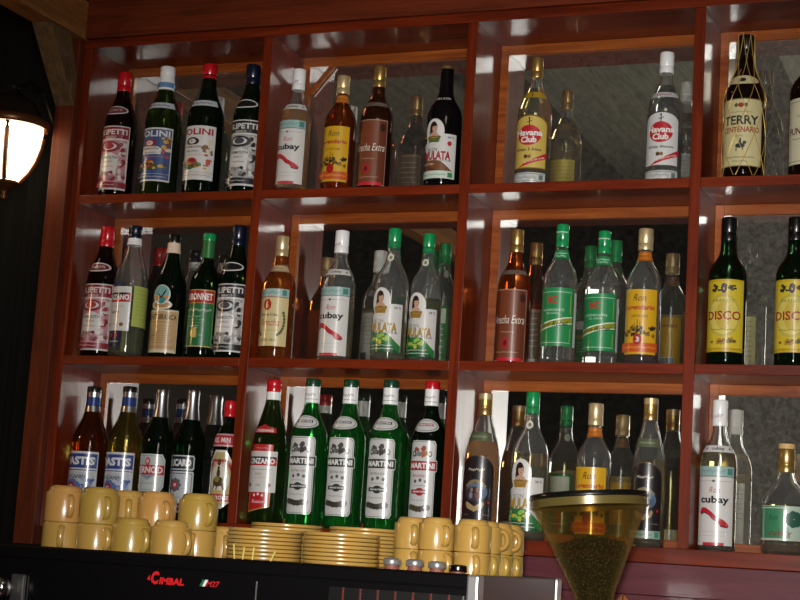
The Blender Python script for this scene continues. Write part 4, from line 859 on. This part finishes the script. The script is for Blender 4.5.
bm = bmesh.new(); tube_bm(bm, [(0, .014, .100), (0, .06, .125), (.0, .12, .118), (0, .17, .06), (0, .20, .03), (0, .245, .03)], .006, 8); box_bm(bm, -.03, .03, .236, .2495, -.04, .10, .003)
from_bm('bracket', bm, IRON, lan, False)

# dark curtain left of the post
bm = bmesh.new(); pts = []
for k in range(161):
    x = -2.2+1.135*k/160; pts.append((x, .145+.022*math.sin(x*62)+.008*math.sin(x*151+1)))
fr_ = [[bm.verts.new((x, y+dy, z)) for x, y in pts] for dy, z in ((0, -2.45), (0, .98), (.004, .98), (.004, -2.45))]
for a, b in ((0, 1), (1, 2), (2, 3), (3, 0)):
    for k in range(160): bm.faces.new((fr_[a][k], fr_[a][k+1], fr_[b][k+1], fr_[b][k]))
for k in (0, 160): bm.faces.new([fr_[i][k] for i in range(4)])
o = from_bm('curtain', bm, plain('black_cloth', '#0a0906', .9, spec=.2), None, True); tag(o, 'near-black curtain hanging in folds left of the timber post', 'curtain')

# ================================================================== room
PLASTER = plain('dark_plaster', '#4a4238', .85)
def struct(name, *a): return tag(box(name, *a), kind='structure')
struct('floor', -2.6, 3., -6.6, .4, -2.5, -2.46, wood('floor_board', '#2c1c12', '#4a3020', 'X', coat=.2))
struct('ceiling', -2.6, 3., -6.6, .4, 1.06, 1.10, WC)
struct('wall_back', -2.6, 3., .21, .4, -2.459, 1.059, PLASTER)
struct('wall_front', -2.6, 3., -6.6, -6.5, -2.459, 1.059, plain('brown_wall', '#32281e', .85))
struct('wall_left', -2.7, -2.6, -6.6, .4, -2.459, 1.059, PLASTER)
struct('wall_right', 3., 3.1, -6.6, .4, -2.459, 1.059, PLASTER)
BM = wood('ceiling_beam', '#1c120b', '#302014', 'Y', coat=.1, rough=.6)
for k, x_ in enumerate((-1.9, -.75, .25, 1.25, 2.2)):
    struct('trim_%d' % (5+k), x_-.06, x_+.06, -6.4, -1., .92, 1.0595, BM)

# ================================================================== light
def light(name, kind, loc, energy, col, **k):
    l = bpy.data.lights.new(name, kind); l.energy = energy; l.color = col
    for a, v in k.items(): setattr(l, a, v)
    o = bpy.data.objects.new(name, l); COL.objects.link(o); o.location = loc
    return o
CAM = Vector((1.2066, -3.3279, -.8369)); yaw, pit, rol = .3839, .1582, .0625
r = Vector((math.cos(yaw), math.sin(yaw), 0)); f = Vector((-math.sin(yaw)*math.cos(pit), math.cos(yaw)*math.cos(pit), math.sin(pit))); u = r.cross(f)
r2 = math.cos(rol)*r+math.sin(rol)*u; u2 = -math.sin(rol)*r+math.cos(rol)*u
fl = light('camera_flash', 'SPOT', CAM+u2*.055-r2*.02, 300, (1, .96, .91), spot_size=math.radians(43), spot_blend=1., shadow_soft_size=.03)
fl.rotation_euler = (f*1614+r2*110-u2*120).to_track_quat('-Z', 'Y').to_euler()
light('added_patch_light', 'AREA', (1.05, -1.9, .9), 1.6, (1, .86, .70), size=.34)  # added unseen area light, makes the pale patches on the varnish
light('added_ceiling_fill', 'POINT', (2.3, -4.2, .2), 6, (1, .80, .6), shadow_soft_size=.08)  # added out-of-frame fill so the mirrored ceiling is not black
light('added_warm_fill', 'POINT', (-1.9, -1.0, -.1), 5, (1, .58, .28), shadow_soft_size=.06)  # added warm fill that brightens the beam underside and post edge
for zc, sy, en in ((-.63, .46, 27), (.0, .76, 6)):
    st = light('added_streak_strip', 'AREA', (CAM.x+.02, CAM.y-.06, zc), en, (1, .97, .93), shape='RECTANGLE', size=.36, size_y=sy)  # strips added behind the camera to draw tall streaks on the bottles
    st.rotation_euler = Vector((-.36, .93, 0)).to_track_quat('-Z', 'Y').to_euler()
w = bpy.data.worlds.new('World'); S.world = w; w.use_nodes = True
w.node_tree.nodes['Background'].inputs[0].default_value = (.05, .04, .03, 1); w.node_tree.nodes['Background'].inputs[1].default_value = .15

# ================================================================== camera
cd = bpy.data.cameras.new('camera'); cam = bpy.data.objects.new('camera', cd); COL.objects.link(cam)
cd.sensor_fit = 'HORIZONTAL'; cd.sensor_width = 36; cd.lens = 1614.1*36/800; cd.clip_start = .05
M = Matrix.Identity(4)
for i in range(3): M[i][0], M[i][1], M[i][2], M[i][3] = r2[i], u2[i], -f[i], CAM[i]
cam.matrix_world = M
S.camera = cam
S.view_settings.view_transform = 'Standard'; S.view_settings.look = 'None'; S.view_settings.gamma = 1; S.view_settings.use_curve_mapping = False
S.view_settings.exposure = .12
c = S.cycles
c.max_bounces = 24; c.transmission_bounces = 22; c.glossy_bounces = 8; c.diffuse_bounces = 3; c.transparent_max_bounces = 8
c.sample_clamp_indirect = 6.; c.use_denoising = True; c.blur_glossy = .3; c.caustics_reflective = True; c.caustics_refractive = True
